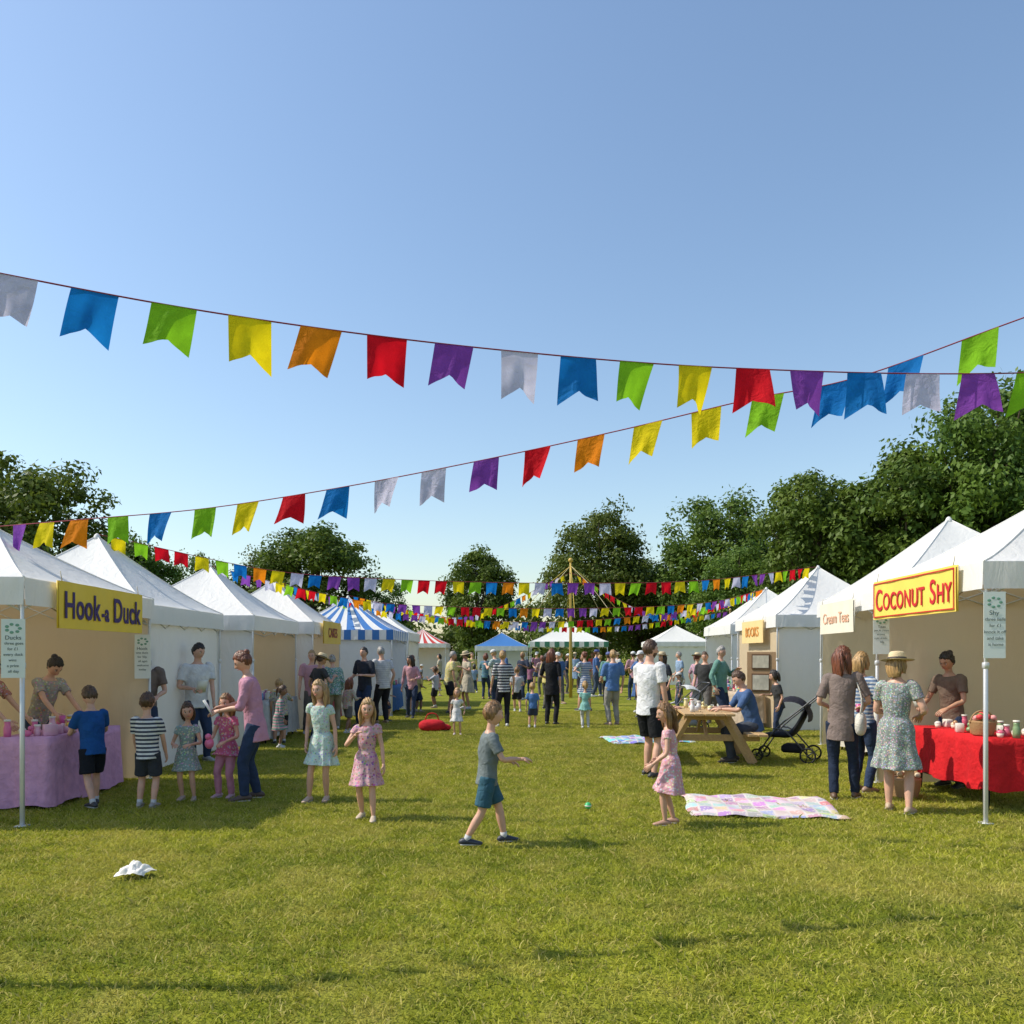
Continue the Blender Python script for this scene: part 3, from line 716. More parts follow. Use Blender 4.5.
# ------------------------------------------------------------ tables & goods
def tablecloth(name,x0,x1,y0,y1,h,mat,drop=.6):
    e=empty(name,((x0+x1)/2,(y0+y1)/2,0)); hx,hy=(x1-x0)/2,(y1-y0)/2
    pb=PB(); per=[];n=160
    L=2*(2*hx+2*hy)
    for i in range(n):
        d=L*i/n
        if d<2*hx: p=(-hx+d,-hy,0,-1)
        elif d<2*hx+2*hy: p=(hx,-hy+d-2*hx,1,0)
        elif d<4*hx+2*hy: p=(hx-(d-2*hx-2*hy),hy,0,1)
        else: p=(-hx,hy-(d-4*hx-2*hy),-1,0)
        per.append(p)
    V=[];F=[];rows=8
    for r_ in range(rows+1):
        t=r_/rows
        for i,(px,py,nx,ny) in enumerate(per):
            w=.01+t*(.035+.028*math.sin(i*.42+math.sin(i*.13)*2))+.008*t*math.sin(i*1.3)
            V.append((px+nx*w,py+ny*w,h-(drop+.02*math.sin(i*.3))*t-(0 if r_ else -.003)))
    for r_ in range(rows):
        for i in range(n): F.append((r_*n+i,(r_+1)*n+i,(r_+1)*n+(i+1)%n,r_*n+(i+1)%n))
    c=len(V); V.append((0,0,h+.003))
    for i in range(n): F.append((c,i,(i+1)%n))
    pb.add((np.array(V),F),mat); pb.obj('tablecloth',parent=e)
    pb=PB(); mm=simple('table_leg',(.03,.03,.03),.5,metal=.4)
    pb.add(box((0,0,h-.02),(2*hx-.02,2*hy-.02,.03)),simple('table_top',(.5,.48,.44),.5))
    for a in(-1,1):
        for b in(-1,1): pb.add(tube((a*(hx-.06),b*(hy-.12),0),(a*(hx-.1),b*(hy-.12),h-.03),.014),mm)
        pb.add(tube((a*(hx-.06),-(hy-.12),.2),(a*(hx-.06),(hy-.12),.2),.01),mm)
    pb.obj('trestle',parent=e)
    return e
LIL=cloth((0.68,0.36,0.54)); REDC=cloth((0.60,0.015,0.02)); 
t1=tablecloth('duck_stall_table',-5.35,-4.78,8.25,9.75,.74,LIL,.70)
t2=tablecloth('coconut_stall_table',4.86,5.50,8.15,9.75,.74,REDC,.52)
def goods(e,hx,hy,h,n,cols,seed=0):
    r=random.Random(seed); pb=PB(); used=[]
    for i in range(n):
        for _ in range(20):
            x_=r.uniform(-hx,hx);y_=r.uniform(-hy,hy)
            if all((x_-a)**2+(y_-b)**2>.10**2 for a,b in used): break
        used.append((x_,y_)); c=r.choice(cols); m=simple('goods_%.2f_%.2f_%.2f'%c,c,.35,var=.1,bmp=0); k=r.random(); g=r.uniform(.8,1.35)
        if k<.3:
            pb.add(loft([(x_,y_,h),(x_,y_,h+.07*g),(x_,y_,h+.09*g),(x_,y_,h+.12*g)],[.035,.036,.028,.03],seg=12,sub=2),m)
            pb.add(loft([(x_,y_,h+.12*g),(x_,y_,h+.12*g+.02)],[.033,.033],seg=12,sub=1),simple('lid',(.7,.68,.62),.4))
        elif k<.55:
            pb.add(loft([(x_,y_,h),(x_,y_,h+.045)],[.024,.036],seg=12,sub=1),simple('cake_case',(.7,.6,.5),.7))
            pb.add(ell((x_,y_,h+.05),(.037,.037,.03),6,12),m)
        elif k<.75:
            a=r.uniform(0,6); pb.add(ell((x_,y_,h+.035),(.055,.04,.035),6,10),m); pb.add(ell((x_+.04*math.cos(a),y_+.04*math.sin(a),h+.085),(.025,.025,.025),6,8),m)
        else:
            pb.add(box((x_,y_,h+.045*g),(.1*g,.08,.09*g),rotm('Z',r.uniform(0,90)),bev=.006),m)
    return pb.obj('stall_goods',parent=e)
goods(t1,.22,.66,.745,22,[(.75,.55,.04),(.65,.15,.3),(.7,.4,.5),(.7,.7,.68)],1)
goods(t2,.27,.72,.745,22,[(.6,.12,.2),(.35,.2,.1),(.72,.68,.62),(.6,.5,.35),(.2,.3,.15),(.45,.25,.12),(.65,.6,.55)],2)
def basket(name,x,y,z,r,h,fill):
    e=empty(name,(x,y,z)); pb=PB(); mw=simple('wicker',(.35,.2,.09),.8,nscale=60,bmp=.6)
    def md(th,t): return 1+.03*np.sin(18*th+math.pi*round(t*12))
    pb.add(loft([(0,0,0),(0,0,h*.5),(0,0,h)],[r*.75,r*.92,r],seg=36,sub=6,mod=md),mw)
    P=[(r*math.cos(a),0,h*.85+r*1.0*math.sin(a)) for a in np.linspace(0,math.pi,9)]
    pb.add(loft(P,[.009]*9,seg=6,sub=2),mw); pb.obj('basket_body',parent=e)
    pb=PB(); rr=random.Random(5)
    for i in range(22):
        a=rr.uniform(0,6.28);d=rr.uniform(0,r*.8); c=rr.choice(fill)
        pb.add(ell((d*math.cos(a),d*math.sin(a),h+.01+rr.uniform(0,.05)),(.035,.035,.03),6,8),simple('fill_%.2f_%.2f'%(c[0],c[1]),c,.6))
    pb.obj('contents',parent=e)
basket('flower_basket',5.0,8.5,.75,.13,.15,[(.65,.05,.06),(.7,.3,.3),(.1,.25,.05)])
basket('wicker_basket',4.42,9.0,0,.17,.22,[(.4,.25,.12),(.6,.5,.35)])
for i,(xa,xb,ya,yb,c,n) in enumerate([(-4.9,-4.35,14.2,16.2,(.5,.5,.48),26),(-4.65,-4.15,17.3,19.3,(.45,.1,.1),26),(-3.7,-3.2,21.2,23.2,(.08,.2,.45),24),(5.5,6.1,11.6,13.6,(.65,.6,.5),30),(5.0,5.5,17.4,19.2,(.5,.4,.3),26),(6.0,6.5,22.6,24.4,(.5,.5,.5),20),(-5.6,-5.1,20.9,21.3,(.4,.1,.3),8)]):
    t=tablecloth('stall_table',xa,xb,ya,yb,.76,cloth(c),.66); goods(t,(xb-xa)/2-.05,(yb-ya)/2-.08,.765,n,[(.65,.1,.15),(.1,.3,.5),(.65,.5,.1),(.15,.4,.2),(.6,.58,.5),(.3,.12,.3)],i+10)
pb=PB(); mf=simple('frame_wood',(.12,.06,.025),.5)
e=empty('picture_display_board',(5.30,17.0,0),math.radians(-25)); e.scale=(.62,.62,.9)
pb.add(box((0,0,1.35),(.95,.03,1.0),bev=.004),simple('felt',(.35,.22,.12),.9)); pb.add(tube((-.42,.02,0),(-.42,.02,1.85),.02),mf); pb.add(tube((.42,.02,0),(.42,.02,1.85),.02),mf)
for i,(a,b,w,h) in enumerate([(-.02,1.62,.6,.36),(-.02,1.13,.6,.42)]):
    pb.add(box((a,-.03,b),(w,.03,h),bev=.004),mf); pb.add(box((a,-.05,b),(w-.07,.012,h-.07)),simple('picture%d'%i,[(.5,.45,.35),(.45,.42,.35)][i],.4,var=.6,nscale=6))
pb.obj('board',parent=e,smooth=False)

# ------------------------------------------------------------ picnic table
def picnic(x,y,rz):
    e=empty('picnic_table',(x,y,0),rz); m=simple('weathered_pine',(.46,.30,.14),.75,nscale=5,var=.3,bmp=.4,stretch=(8,.6,8)); L=1.75
    pb=PB()
    for i in range(5): pb.add(box((-.29+i*.145,0,.74),(.135,L,.036),bev=.005),m)
    pb.obj('table_top',parent=e,smooth=False); pb=PB()
    for s_ in(-1,1):
        for k in(0,1): pb.add(box((s_*(.60+k*.145),0,.45),(.135,L,.036),bev=.005),m)
    pb.obj('benches',parent=e,smooth=False); pb=PB()
    for yy in(-.58,.58):
        pb.add(beam((-.34,yy,.695),(.34,yy,.695),.04,.09),m); pb.add(beam((-.76,yy+.045,.385),(.76,yy+.045,.385),.04,.095),m)
        for s_ in(-1,1): pb.add(loft([(s_*.26,yy,.72),(s_*.66,yy,.01)],[(.028,.068),(.028,.068)],side=(0,1,0),seg=4,sub=1),m)
    for s_ in(-1,1): pb.add(beam((0,s_*.5,.40),(0,s_*.12,.70),.04,.08),m)
    pb.obj('a_frame_legs',parent=e,smooth=False)
    goods(e,.22,.7,.76,9,[(.7,.7,.7),(.6,.1,.1),(.7,.6,.3)],44)
picnic(2.92,12.3,math.radians(-6))

# ------------------------------------------------------------ pushchair
def pushchair(x,y,rz,c,hood):
    e=empty('pushchair',(x,y,0),rz); f=simple('pushchair_frame',(.08,.08,.085),.4,metal=.6); fb=cloth(c); ty=simple('tyre',(.015,.015,.015),.8)
    pb=PB()
    for s_ in(-1,1):
        pb.add(loft([(s_*.22,.38,.1),(s_*.22,.1,.5),(s_*.22,-.3,.85),(s_*.22,-.5,1.02)],[.012]*4,seg=8),f)
        pb.add(loft([(s_*.24,-.35,.12),(s_*.23,-.05,.45),(s_*.22,.15,.5)],[.012]*3,seg=8),f)
    pb.add(tube((-.22,-.5,1.02),(.22,-.5,1.02),.017),f); pb.add(tube((-.24,-.35,.12),(.24,-.35,.12),.01),f); pb.obj('frame',parent=e)
    pb=PB()
    for s_ in(-1,1):
        for yy,r_ in((.38,.095),(-.35,.12)):
            P=[(s_*.25,yy+r_*.88*math.cos(a),r_+r_*.88*math.sin(a)) for a in np.linspace(0,2*math.pi,17)]
            pb.add(loft(P,[(.016,.014)]*17,side=(1,0,0),seg=8,sub=1,cap=False),ty)
            for a in range(5): pb.add(tube((s_*.25,yy,r_),(s_*.25,yy+r_*.85*math.cos(a*1.257),r_+r_*.85*math.sin(a*1.257)),.006,6),f)
            pb.add(tube((s_*.22,yy,r_),(s_*.27,yy,r_),.018),f)
    pb.obj('wheels',parent=e); pb=PB()
    pb.add(loft([(0,.32,.38),(0,.12,.40),(0,-.08,.42),(0,-.22,.62),(0,-.32,.86)],[(.17,.03),(.2,.05),(.2,.05),(.2,.04),(.18,.03)],seg=14,sub=4),fb)
    n=10;V=[];F=[]
    for i in range(n+1):
        a=math.radians(-15+i*12.5)
        for j in range(9):
            b=-1+2*j/8; rr=.30
            V.append((b*.21,-.2-rr*math.cos(a)*.9+.12,.68+rr*math.sin(a)*(1-.25*b**4)))
    for i in range(n):
        for j in range(8):
            q0=i*9+j; F.append((q0,q0+1,q0+10,q0+9))
    pb.add((np.array(V),F),cloth(hood)); pb.add(box((0,-.1,.2),(.34,.3,.12),bev=.03),fb)
    pb.obj('seat_and_hood',parent=e)
pushchair(4.15,12.1,math.radians(60),(.02,.02,.025),(.02,.02,.03))
pushchair(3.55,16.6,math.radians(100),(.3,.3,.3),(.65,.65,.63))

# ------------------------------------------------------------ rugs, bag, litter, ball
def rug(name,cx,cy,w,h,rz,kind,pale,mute):
    m,nt,b=nt_new(name)
    tc=N(nt,'ShaderNodeTexCoord')
    ch=N(nt,'ShaderNodeTexVoronoi',distance='CHEBYCHEV'); ch.inputs['Randomness'].default_value=0; ch.inputs['Scale'].default_value=7; nt.links.new(tc.outputs['Object'],ch.inputs['Vector'])
    v2=N(nt,'ShaderNodeTexVoronoi'); v2.inputs['Scale'].default_value=30; nt.links.new(tc.outputs['Object'],v2.inputs['Vector'])
    base=mixcol(nt,.5,ch.outputs['Color'],kind)
    base=mixcol(nt,ramp(nt,v2.outputs['Distance'],[(.0,0),(.25,0),(.36,1)]),pale,base)
    base=mixcol(nt,ramp(nt,ch.outputs['Distance'],[(.41,0),(.45,1)]),base,(.58,.54,.50))
    nt.links.new(mixcol(nt,mute,base,(.58,.47,.48)),b.inputs['Base Color']); b.inputs['Roughness'].default_value=.9
    nx,ny=40,34;V=[];F=[]
    for i in range(nx+1):
        for j in range(ny+1):
            x_=-w/2+w*i/nx;y_=-h/2+h*j/ny
            z=.045+.010*math.sin(x_*9+y_*4)+.008*math.sin(y_*13-x_*5)+.006*math.sin(x_*23+y_*17)
            if i in(0,nx) or j in(0,ny): z-=.025
            V.append((x_+.02*math.sin(y_*7),y_+.02*math.sin(x_*6),z))
    for i in range(nx):
        for j in range(ny):
            a=i*(ny+1)+j; F.append((a,a+ny+1,a+ny+2,a+1))
    pb=PB(); pb.add((np.array(V),F),m); pb.obj(name,(cx,cy,0),rz)
rug('patchwork_picnic_rug',2.58,8.35,1.5,1.1,math.radians(-7),(.42,.18,.24),(.62,.56,.52),.3)
rug('picnic_blanket',2.5,14.9,1.5,1.1,math.radians(10),(.05,.22,.42),(.2,.35,.5),.1)
pb=PB(); mr=cloth((.55,.02,.03))
pb.add(ell((0,0,.12),(.28,.17,.13),12,18,lambda V:np.sign(V)*np.abs(V)**.8),mr); pb.add(ell((.2,.1,.07),(.2,.13,.08),10,14),mr)
pb.add(loft([(-.15,0,.22),(-.08,0,.36),(.08,0,.36),(.15,0,.22)],[.012]*4,seg=6),mr); pb.obj('red_holdall_bag',(-1.68,16.8,0))
n=50; V=[];F=[]; rr=np.random.default_rng(3); pk=[(rr.uniform(0,3.14),rr.uniform(6,22),rr.uniform(0,6)) for _ in range(11)]
for i in range(n+1):
    for j in range(n+1):
        a=-.5+i/n;b_=-.5+j/n; z=0
        for (an_,fr_,ph_) in pk:
            z+=abs(math.sin((a*math.cos(an_)+b_*math.sin(an_))*fr_+ph_))*.011
        r_=math.hypot(a,b_); th_=math.atan2(b_,a); k_=1-.30*abs(math.sin(2*th_))*r_*1.4+.25*math.sin(5*th_+1)*r_
        V.append((a*.27*k_,b_*.19*k_,.025+z*(1.25-r_*1.7)))
for i in range(n):
    for j in range(n):
        a=i*(n+1)+j; F.append((a,a+n+1,a+n+2,a+1))
pb=PB(); pb.add((np.array(V),F),simple('paper_napkin',(.78,.74,.68),.8,var=.04)); pb.obj('crumpled_paper',(-2.7,5.74,0),smooth=False)
def ball(x,y,r,c):
    pb=PB(); pb.add(ell((0,0,r),(r,r,r),14,20),simple('ball_%.2f'%c[1],c,.35)); pb.add(loft([(0,0,r-.006),(0,0,r+.006)],[r*1.01,r*1.01],seg=20,sub=1),simple('ball_band',(.7,.7,.65),.4)); pb.obj('toy_ball',(x,y,0.02))
ball(.78,8.2,.035,(.05,.45,.15))

# ------------------------------------------------------------ bunting
FC={'W':(0.68,0.66,0.84),'B':(0.01,0.20,0.60),'G':(0.26,0.58,0.02),'Y':(0.88,0.70,0.01),'O':(0.90,0.27,0.01),'R':(0.72,0.008,0.02),'P':(0.27,0.07,0.44),'K':(.6,.15,.3)}
CORD=simple('bunting_cord',(0.25,0.02,0.04),.8)
def bunting(pts,cols,fw,fh,start,step,cord=.005):
    D=catm(pts,24); seg=np.linalg.norm(np.diff(D,axis=0),axis=1); cum=np.concatenate([[0],np.cumsum(seg)])
    pb=PB(); pb.add(loft(D,[cord]*len(D),side=(0,0,1),seg=6,sub=1),CORD)
    def at(d): return np.array([np.interp(d,cum,D[:,i]) for i in range(3)])
    s=start
    for i,c in enumerate(cols):
        if s+fw>cum[-1]: break
        s_=s+random.uniform(-.012,.012)
        a=at(s_-fw/2);b=at(s_+fw/2); d=b-a; d/=np.linalg.norm(d); n=np.cross(d,(0,0,1)); n/=np.linalg.norm(n)
        sw=random.uniform(-.16,.25); tw=random.uniform(-.22,.22); sk=random.uniform(-.26,.06); ph=random.random()*6
        hn=fh*random.uniform(.95,1.05); V=[];nx,nz=10,9
        for j in range(nz+1):
            t=j/nz
            for k in range(nx+1):
                q_=k/nx
                xx=(q_-.5)*(1-.06*t); dz=t*(hn*(.76+.24*abs(q_-.5)*2))
                o_=dz*sw+xx*dz*tw*3+.09*fw*math.sin(q_*6+ph+t*2)*t+.03*fw*math.sin(q_*15+ph*2)*t
                top=a*(1-(xx+.5))+b*(xx+.5)
                V.append(top+n*(o_+.004)+np.array((0,0,-dz))+d*(sk*dz))
        F=[(j*(nx+1)+k,j*(nx+1)+k+1,(j+1)*(nx+1)+k+1,(j+1)*(nx+1)+k) for j in range(nz) for k in range(nx)]
        pb.add((np.array(V),F),cloth(FC[c],transl=.5,name='flag')); s+=step
    return pb.obj('bunting_string')
bunting([(-4.9,3.95,3.98),(-2.82,4.4,3.70),(-1.56,4.75,3.60),(-.08,5.1,3.545),(1.57,5.5,3.57),(3.65,5.7,3.61),(6.4,6.1,3.9)],
   'PYORPWBGYORPWBGYRPBWPGYORB',.245,.30,.15,.413)
bunting([(-5.7,8.85,3.02),(-4.39,8.2,2.99),(-3.0,7.9,3.05),(-1.55,7.5,3.18),(-.16,7.1,3.35),(.9,6.7,3.48),(1.86,6.3,3.61),(2.6,6.0,3.685),(3.58,5.6,3.96),(5.4,5.0,4.5)],
   'PYOGBGYRBWWPROYYGBBGYROPB',.24,.29,.43,.486)
def seq(n,off=0):
    s='YRBWPGYOBWRGYP'; return ''.join(s[(i*5+off)%len(s)] for i in range(n))
bunting([(-6.25,12.05,3.42),(-4.08,13.5,3.03),(-1.96,14.0,2.92),(.7,14.8,2.93),(3.67,15.6,3.05),(7.0,18.3,3.62)],seq(48),.21,.235,.3,.31)
bunting([(-5.75,15.2,3.3),(-4.3,17.6,2.98),(-2.66,19,2.80),(1.2,20,2.76),(4.9,21,2.95),(7.5,23.6,3.55)],seq(52,3),.2,.23,.3,.30)
bunting([(-5.45,18.3,3.3),(-3.4,24,2.85),(.9,25,2.63),(5.25,24.6,2.95),(7.5,23.6,3.55)],seq(60,6),.19,.22,.3,.29)
bunting([(-4.55,22.2,3.25),(-1.5,27,2.9),(2.2,30,4.7)],seq(44,2),.19,.22,.3,.28)
bunting([(7.5,23.6,3.55),(5.0,27.5,3.0),(2.2,30,4.7)],seq(44,7),.19,.22,.3,.28)
bunting([(-4.6,26.2,3.3),(-1,30,2.8),(4,31,2.7),(9,33,3.4)],seq(56,1),.2,.22,.3,.3)
def pole(name,x,y,h,r=.04,c=(.45,.3,.15)):
    pb=PB(); m=simple('pole_%.2f'%c[0],c,.7,nscale=8,stretch=(1,1,.1))
    pb.add(loft([(0,0,0),(0,0,h*.5),(0,0,h),(0,0,h+.03)],[r,r*.9,r*.75,r*.3],seg=14,sub=2),m); pb.add(ell((0,0,h+.06),(r*1.3,r*1.3,r*1.3),10,14),m)
    return pb.obj(name,(x,y,0))
pole('bunting_pole',-4.92,3.95,4.0); pole('bunting_pole',6.42,6.1,3.95); pole('bunting_pole',5.42,5.0,4.5); pole('bunting_pole',9,33,3.4)
e=empty('maypole',(2.2,30,0)); pb=PB(); my=simple('maypole_paint',(.50,.33,.06),.5)
pb.add(loft([(0,0,0),(0,0,2.5),(0,0,5.1)],[.065,.055,.04],seg=14,sub=2),my); pb.add(ell((0,0,5.15),(.09,.09,.09),10,14),my)
for a in range(8):
    c_=math.cos(a*.785);s_=math.sin(a*.785)
    pb.add(loft([(0,0,4.95),(c_*1.0,s_*1.0,4.1),(c_*2.1,s_*2.1,2.9)],[.010,.010,.010],seg=5,sub=3),simple('ribbon%d'%(a%2),[(.7,.5,.08),(.6,.5,.3)][a%2],.7))
pb.obj('pole_and_ribbons',parent=e)

# ------------------------------------------------------------ trees
def leafmat(name,c1,c2):
    m,nt,b=nt_new(name)
    at=N(nt,'ShaderNodeAttribute'); at.attribute_name='Col'
    oi=N(nt,'ShaderNodeObjectInfo')
    f=noise(nt,.5,3,'Object')
    col=mixcol(nt,at.outputs['Fac'],c1,c2)
    col=mixcol(nt,ramp(nt,f,[(.4,0),(.65,.45)]),col,(c2[0]*1.2,c2[1]*1.05,c2[2]*.7))
    hs=N(nt,'ShaderNodeHueSaturation'); nt.links.new(col,hs.inputs['Color'])
    mr=N(nt,'ShaderNodeMapRange'); nt.links.new(oi.outputs['Random'],mr.inputs[0]); mr.inputs[3].default_value=.48; mr.inputs[4].default_value=.52; nt.links.new(mr.outputs[0],hs.inputs['Hue'])
    mr2=N(nt,'ShaderNodeMapRange'); nt.links.new(oi.outputs['Random'],mr2.inputs[0]); mr2.inputs[3].default_value=.85; mr2.inputs[4].default_value=1.25; nt.links.new(mr2.outputs[0],hs.inputs['Value'])
    nt.links.new(hs.outputs[0],b.inputs['Base Color']); b.inputs['Roughness'].default_value=.55; b.inputs['Specular IOR Level'].default_value=.25
    t=N(nt,'ShaderNodeBsdfTranslucent'); nt.links.new(hs.outputs[0],t.inputs[0])
    mx=N(nt,'ShaderNodeMixShader'); mx.inputs[0].default_value=.35
    nt.links.new(b.outputs[0],mx.inputs[1]); nt.links.new(t.outputs[0],mx.inputs[2]); nt.links.new(mx.outputs[0],nt.nodes['Material Output'].inputs[0])
    return m
M_LEAF=leafmat('leaves',(0.042,0.082,0.014),(0.13,0.195,0.031))
M_BARK=simple('bark',(.09,.065,.045),.9,nscale=12,bmp=.8,var=.4,stretch=(1,1,.3))
def leaves(C,CR,per,size,rng):
    n=len(C)*per
    idx=np.repeat(np.arange(len(C)),per)
    d=rng.normal(size=(n,3)); d/=np.linalg.norm(d,axis=1)[:,None]
    rr=CR[idx]*(rng.random(n)**.45)*(1+.12*rng.normal(size=n))
    p=C[idx]+d*rr[:,None]*np.array((1,1,.75))
    nr=d+rng.normal(size=(n,3))*.6+np.array((0,0,.5)); nr/=np.linalg.norm(nr,axis=1)[:,None]
    a=np.cross(nr,rng.normal(size=(n,3))); a/=np.linalg.norm(a,axis=1)[:,None]; b=np.cross(nr,a)
    s=(size*(.6+.8*rng.random(n)))[:,None]
    V=np.stack([p-a*s,p-b*s*.55,p+a*s,p+b*s*.55],1).reshape(-1,3)
    F=np.arange(n*4).reshape(-1,4)
    cl=np.clip(.25+.5*rng.random(len(C))[idx]+.35*(rng.random(n)-.5),0,1)
    return V,F,np.repeat(cl,4)
def leafobj(me_name,V,F,c,mats,extra=None):
    me=bpy.data.meshes.new(me_name)
    nv=len(V); nf=len(F)
    ev,ef=(extra if extra else (np.zeros((0,3)),[]))
    me.from_pydata(np.vstack([V,ev]).tolist(),[],F.tolist()+[tuple(i+nv for i in f) for f in ef])
    for m in mats: me.materials.append(m)
    mi=np.zeros(nf+len(ef),dtype=np.int32); mi[nf:]=1; me.polygons.foreach_set('material_index',mi)
    ca=me.color_attributes.new('Col','FLOAT_COLOR','POINT')
    cc=np.ones((nv+len(ev),4)); cc[:nv,0]=cc[:nv,1]=cc[:nv,2]=c; ca.data.foreach_set('color',cc.ravel())
    me.update(); return me
def treemesh(seed,H,W,trunk=.12,conic=0,ncl=175,per=155,leaf=.155):
    rng=np.random.default_rng(seed)
    cz=H*(trunk+1)/2; rz=H*(1-trunk)/2
    d=rng.normal(size=(ncl,3)); d/=np.linalg.norm(d,axis=1)[:,None]
    lob=1+.10*np.sin(d[:,0]*4+seed)*np.cos(d[:,1]*5+seed*2)+.08*np.sin(d[:,2]*6+seed*3)
    r=(.35+.57*rng.random(ncl)**.5)*lob
    C=d*r[:,None]*np.array((W/2,W/2,rz))+np.array((0,0,cz))
    tz=(C[:,2]-(cz-rz))/(2*rz); sh=1-.18*np.clip(tz,0,1)**2*(1+conic); C[:,0]*=sh; C[:,1]*=sh
    CR=W*(.075+.075*rng.random(ncl))
    V,F,c=leaves(C,CR,per,leaf,rng)
    ex=PB(); tr=W*.035
    ex.add(loft([(0,0,0),(0,0,.3),(.1,0,H*trunk),(0,.1,H*.5),(.1,.1,H*.8)],[tr*1.5,tr*1.1,tr*.9,tr*.6,tr*.15],seg=10,sub=3),M_BARK)
    for i in range(16):
        t=C[rng.integers(ncl)]; z0=H*(trunk*.7+.35*rng.random()); m=np.array((t[0]*.45,t[1]*.45,z0*.5+t[2]*.5-.3))
        ex.add(loft([(0,0,z0),m,t],[tr*.45,tr*.28,tr*.08],seg=6,sub=3),M_BARK)
    return leafobj('tree_mesh',V,F,c,[M_LEAF,M_BARK],(np.vstack(ex.v),ex.f))
TM=[treemesh(1,13,10),treemesh(2,14,9,.12,.3),treemesh(3,12,11,.10),treemesh(4,13,8.5,.12,.4),treemesh(5,14.5,11,.10,.1,210,155)]
def tree(x,y,H,W,k,rz):
    me=TM[k]; h0=[13,14,12,13,14.5][k]; w0=[10,9,11,8.5,11][k]
    o=bpy.data.objects.new('broadleaf_tree',me); COL.objects.link(o); o.location=(x,y,0); o.scale=(W/w0,W/w0,H/h0*.98); o.rotation_euler=(0,0,rz)
for a in [(-26.5,45,12.9,9.5,0,0),(-32,46,13.2,10,2,1),(-23.6,50,9.5,6,3,2),(-13.4,54,11.6,8.6,1,3),(-24,62,9.5,6,2,.5),(-9.8,58,7.6,5,0,4),(-18.3,60,9.6,7.5,4,5),
   (-3.2,75,12.4,7.5,3,.4),(7.6,68,14.4,10.5,4,1.2),(17.0,66,15.2,12,4,2.2),(23.5,62,13.0,9,2,3.3),(12.2,76,12,9,1,5),
   (16.8,44,12.9,7.4,1,4.4),(20.2,41,13.2,8.0,3,.9),(23.6,40,15.4,9.4,4,1.7),(27.5,42,16.6,10,0,2.9),(19,48,11,8,2,2),(31.5,39,14,9,1,.3),(33,47,15,10,4,5.2),(15,52,9,7,4,1),(-39,52,12,9,4,2),(26,52,14,10,2,4)]:
    tree(*a)
rng=np.random.default_rng(11); n=560
xs=rng.uniform(-110,110,n); C=np.stack([xs,95+8*rng.random(n)-.0008*xs*xs,rng.random(n)*(6.4+1.0*np.sin(xs*.11)+.9*np.sin(xs*.31+1))+.3],1)
V,F,c=leaves(C,1.3+1.0*rng.random(n),130,.32,rng)
me=leafobj('distant_tree_line',V,F,c,[M_LEAF,M_BARK]); o=bpy.data.objects.new('distant_tree_line',me); COL.objects.link(o)
n=200; xs=rng.uniform(-42,42,n); C=np.stack([xs,57+3*rng.random(n),rng.random(n)*(2.2+.7*np.sin(xs*.5)+.4*np.sin(xs*1.3))+.2],1)
V,F,c=leaves(C,.7+.5*rng.random(n),150,.16,rng)
me=leafobj('hedgerow',V,F,c,[M_LEAF,M_BARK]); o=bpy.data.objects.new('hedgerow',me); COL.objects.link(o)

# ------------------------------------------------------------ ground and grass
def grasscol(nt,dark,light,straw):
    f1=noise(nt,.35,4,'World'); f2=noise(nt,2.3,5,'World'); f3=noise(nt,.9,3,'World',stretch=(.22,2.6,1))
    c=mixcol(nt,ramp(nt,f1,[(.38,0),(.62,1)]),dark,light)
    c=mixcol(nt,ramp(nt,f3,[(.42,0),(.60,.6)]),c,light)
    c=mixcol(nt,ramp(nt,noise(nt,6,4,'World'),[(.36,.7),(.56,0)]),c,(dark[0]*.6,dark[1]*.70,dark[2]*.7))
    c=mixcol(nt,ramp(nt,noise(nt,.55,5,'World',dist=.8),[(.52,0),(.70,.45)]),c,straw)
    return mixcol(nt,ramp(nt,f2,[(.48,0),(.72,.65)]),c,straw)
m,nt,b=nt_new('lawn_ground')
c=grasscol(nt,(0.175,0.20,0.017),(0.305,0.31,0.028),(0.39,0.34,0.075))
fn=noise(nt,45,5,'World')
c=mixcol(nt,ramp(nt,fn,[(.35,.0),(.6,1)]),mixcol(nt,1,c,(.55,.60,.5),'MULTIPLY'),c)
nt.links.new(c,b.inputs['Base Color']); b.inputs['Roughness'].default_value=.95; b.inputs['Specular IOR Level'].default_value=.1
bump(nt,b,fn,.8,.04)
pb=PB(); pb.add((np.array([(-600,-60,0),(600,-60,0),(600,900,0),(-600,900,0)],float),[(0,1,2,3)]),m); pb.obj('ground')
m,nt,b=nt_new('grass_blades')
c=grasscol(nt,(0.235,0.275,0.017),(0.415,0.425,0.029),(0.53,0.46,0.10))
at=N(nt,'ShaderNodeAttribute'); at.attribute_name='Col'
c=mixcol(nt,ramp(nt,at.outputs['Fac'],[(.0,.0),(.8,.3),(.86,1)]),c,(.58,.50,.16))
nt.links.new(c,b.inputs['Base Color']); b.inputs['Roughness'].default_value=.6; b.inputs['Specular IOR Level'].default_value=.2
t=N(nt,'ShaderNodeBsdfTranslucent'); nt.links.new(c,t.inputs[0]); mx=N(nt,'ShaderNodeMixShader'); mx.inputs[0].default_value=.35
nt.links.new(b.outputs[0],mx.inputs[1]); nt.links.new(t.outputs[0],mx.inputs[2]); nt.links.new(mx.outputs[0],nt.nodes['Material Output'].inputs[0])
MG=m
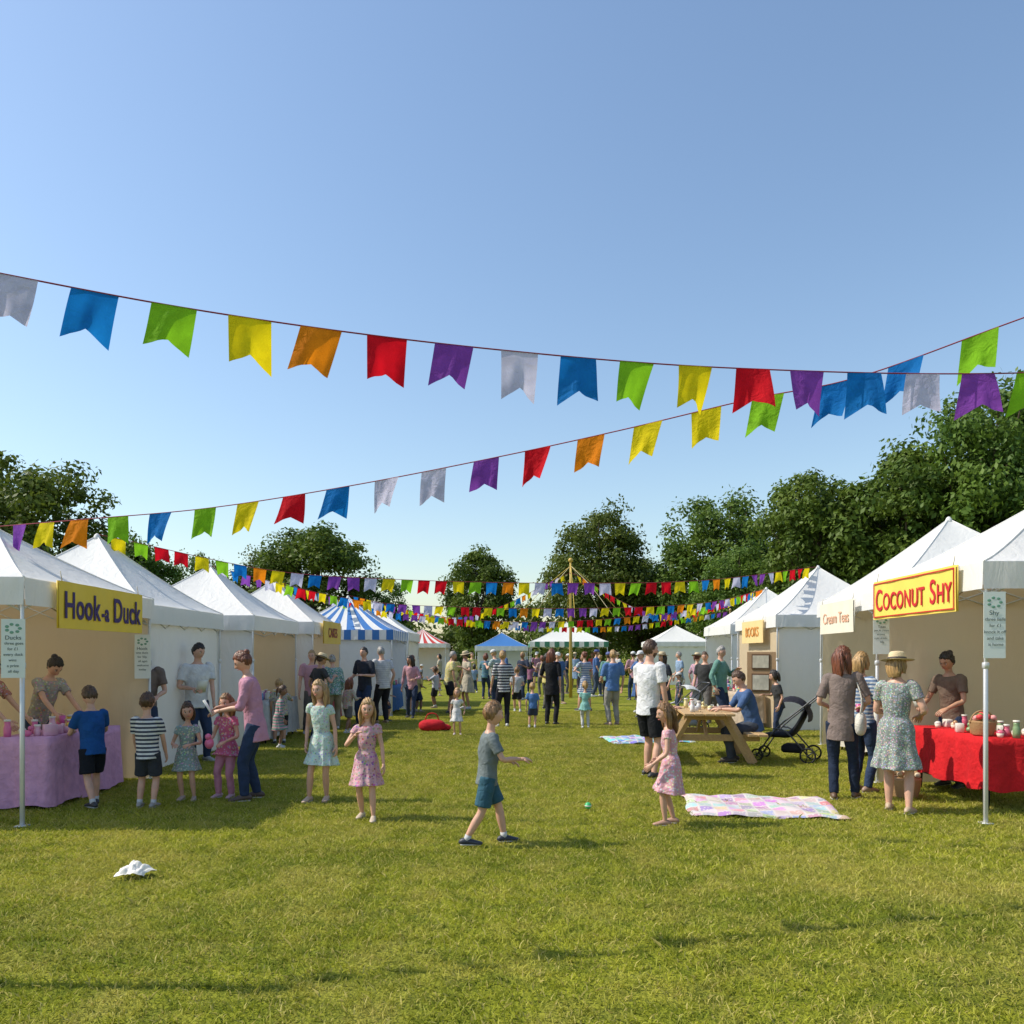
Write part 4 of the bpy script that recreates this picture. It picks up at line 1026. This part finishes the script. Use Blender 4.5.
def grasspatch(seed,nb):
    r=np.random.default_rng(seed); S=1.04
    p=np.stack([r.uniform(-S,S,nb),r.uniform(-S,S,nb),np.zeros(nb)],1)
    a=r.uniform(0,2*math.pi,nb); w=.0024+.0024*r.random(nb); h=.013+.026*r.random(nb)**1.6
    tall=r.random(nb)<.025; h[tall]*=1.8
    wd=np.stack([np.cos(a),np.sin(a),0*a],1)*w[:,None]
    l=r.uniform(0,2*math.pi,nb); ln=h*(.4+1.3*r.random(nb))
    tip=p+np.stack([np.cos(l)*ln,np.sin(l)*ln,h],1); mid=p+np.stack([np.cos(l)*ln*.3,np.sin(l)*ln*.3,h*.6],1)
    V=np.stack([p-wd,p+wd,mid+wd*.8,tip,mid-wd*.8],1).reshape(-1,3)
    F=np.arange(nb*5).reshape(-1,5)
    me=bpy.data.meshes.new('grass_patch'); me.from_pydata(V.tolist(),[],F.tolist()); me.materials.append(MG)
    ca=me.color_attributes.new('Col','FLOAT_COLOR','POINT'); cc=np.ones((nb*5,4)); q_=np.repeat(r.random(nb),5); cc[:,0]=cc[:,1]=cc[:,2]=q_; ca.data.foreach_set('color',cc.ravel())
    return me
GP=[grasspatch(i,13000) for i in range(3)]
ge=empty('lawn_grass')
for i in range(-5,6):
    for j in range(0,11):
        o=bpy.data.objects.new('grass_patch',random.choice(GP)); COL.objects.link(o); o.parent=ge
        o.location=(i*2,1.5+j*2,0); o.rotation_euler=(0,0,random.choice([0,1,2,3])*math.pi/2)

# ------------------------------------------------------------ light, sky, camera
sd=Vector((-1,.03,0)).normalized(); el=math.radians(47)
d=Vector((sd.x*math.cos(el),sd.y*math.cos(el),math.sin(el)))
L=bpy.data.lights.new('sun','SUN'); L.energy=5.0; L.angle=math.radians(.5); L.color=(1,.93,.79)
lo=bpy.data.objects.new('sun',L); COL.objects.link(lo); lo.rotation_euler=(-d).to_track_quat('-Z','Y').to_euler()
w=bpy.data.worlds.new('World'); scene.world=w; w.use_nodes=True; nt=w.node_tree
bg=nt.nodes['Background']; sky=nt.nodes.new('ShaderNodeTexSky'); sky.sky_type='NISHITA'; sky.sun_disc=False
sky.sun_elevation=el; sky.sun_rotation=math.radians(-88); sky.air_density=1.35; sky.dust_density=.9; sky.ozone_density=2.8
hs=nt.nodes.new('ShaderNodeHueSaturation'); hs.inputs['Value'].default_value=1.2; hs.inputs['Saturation'].default_value=1.0
nt.links.new(sky.outputs[0],hs.inputs['Color']); nt.links.new(hs.outputs[0],bg.inputs[0]); bg.inputs[1].default_value=.15
cam=bpy.data.cameras.new('camera'); co=bpy.data.objects.new('camera',cam); COL.objects.link(co)
co.location=(0,0,1.6); co.rotation_euler=(math.pi/2,0,0); cam.sensor_width=36; cam.lens=28.125; cam.shift_y=.1396; cam.clip_end=3000; cam.clip_start=.05
scene.camera=co
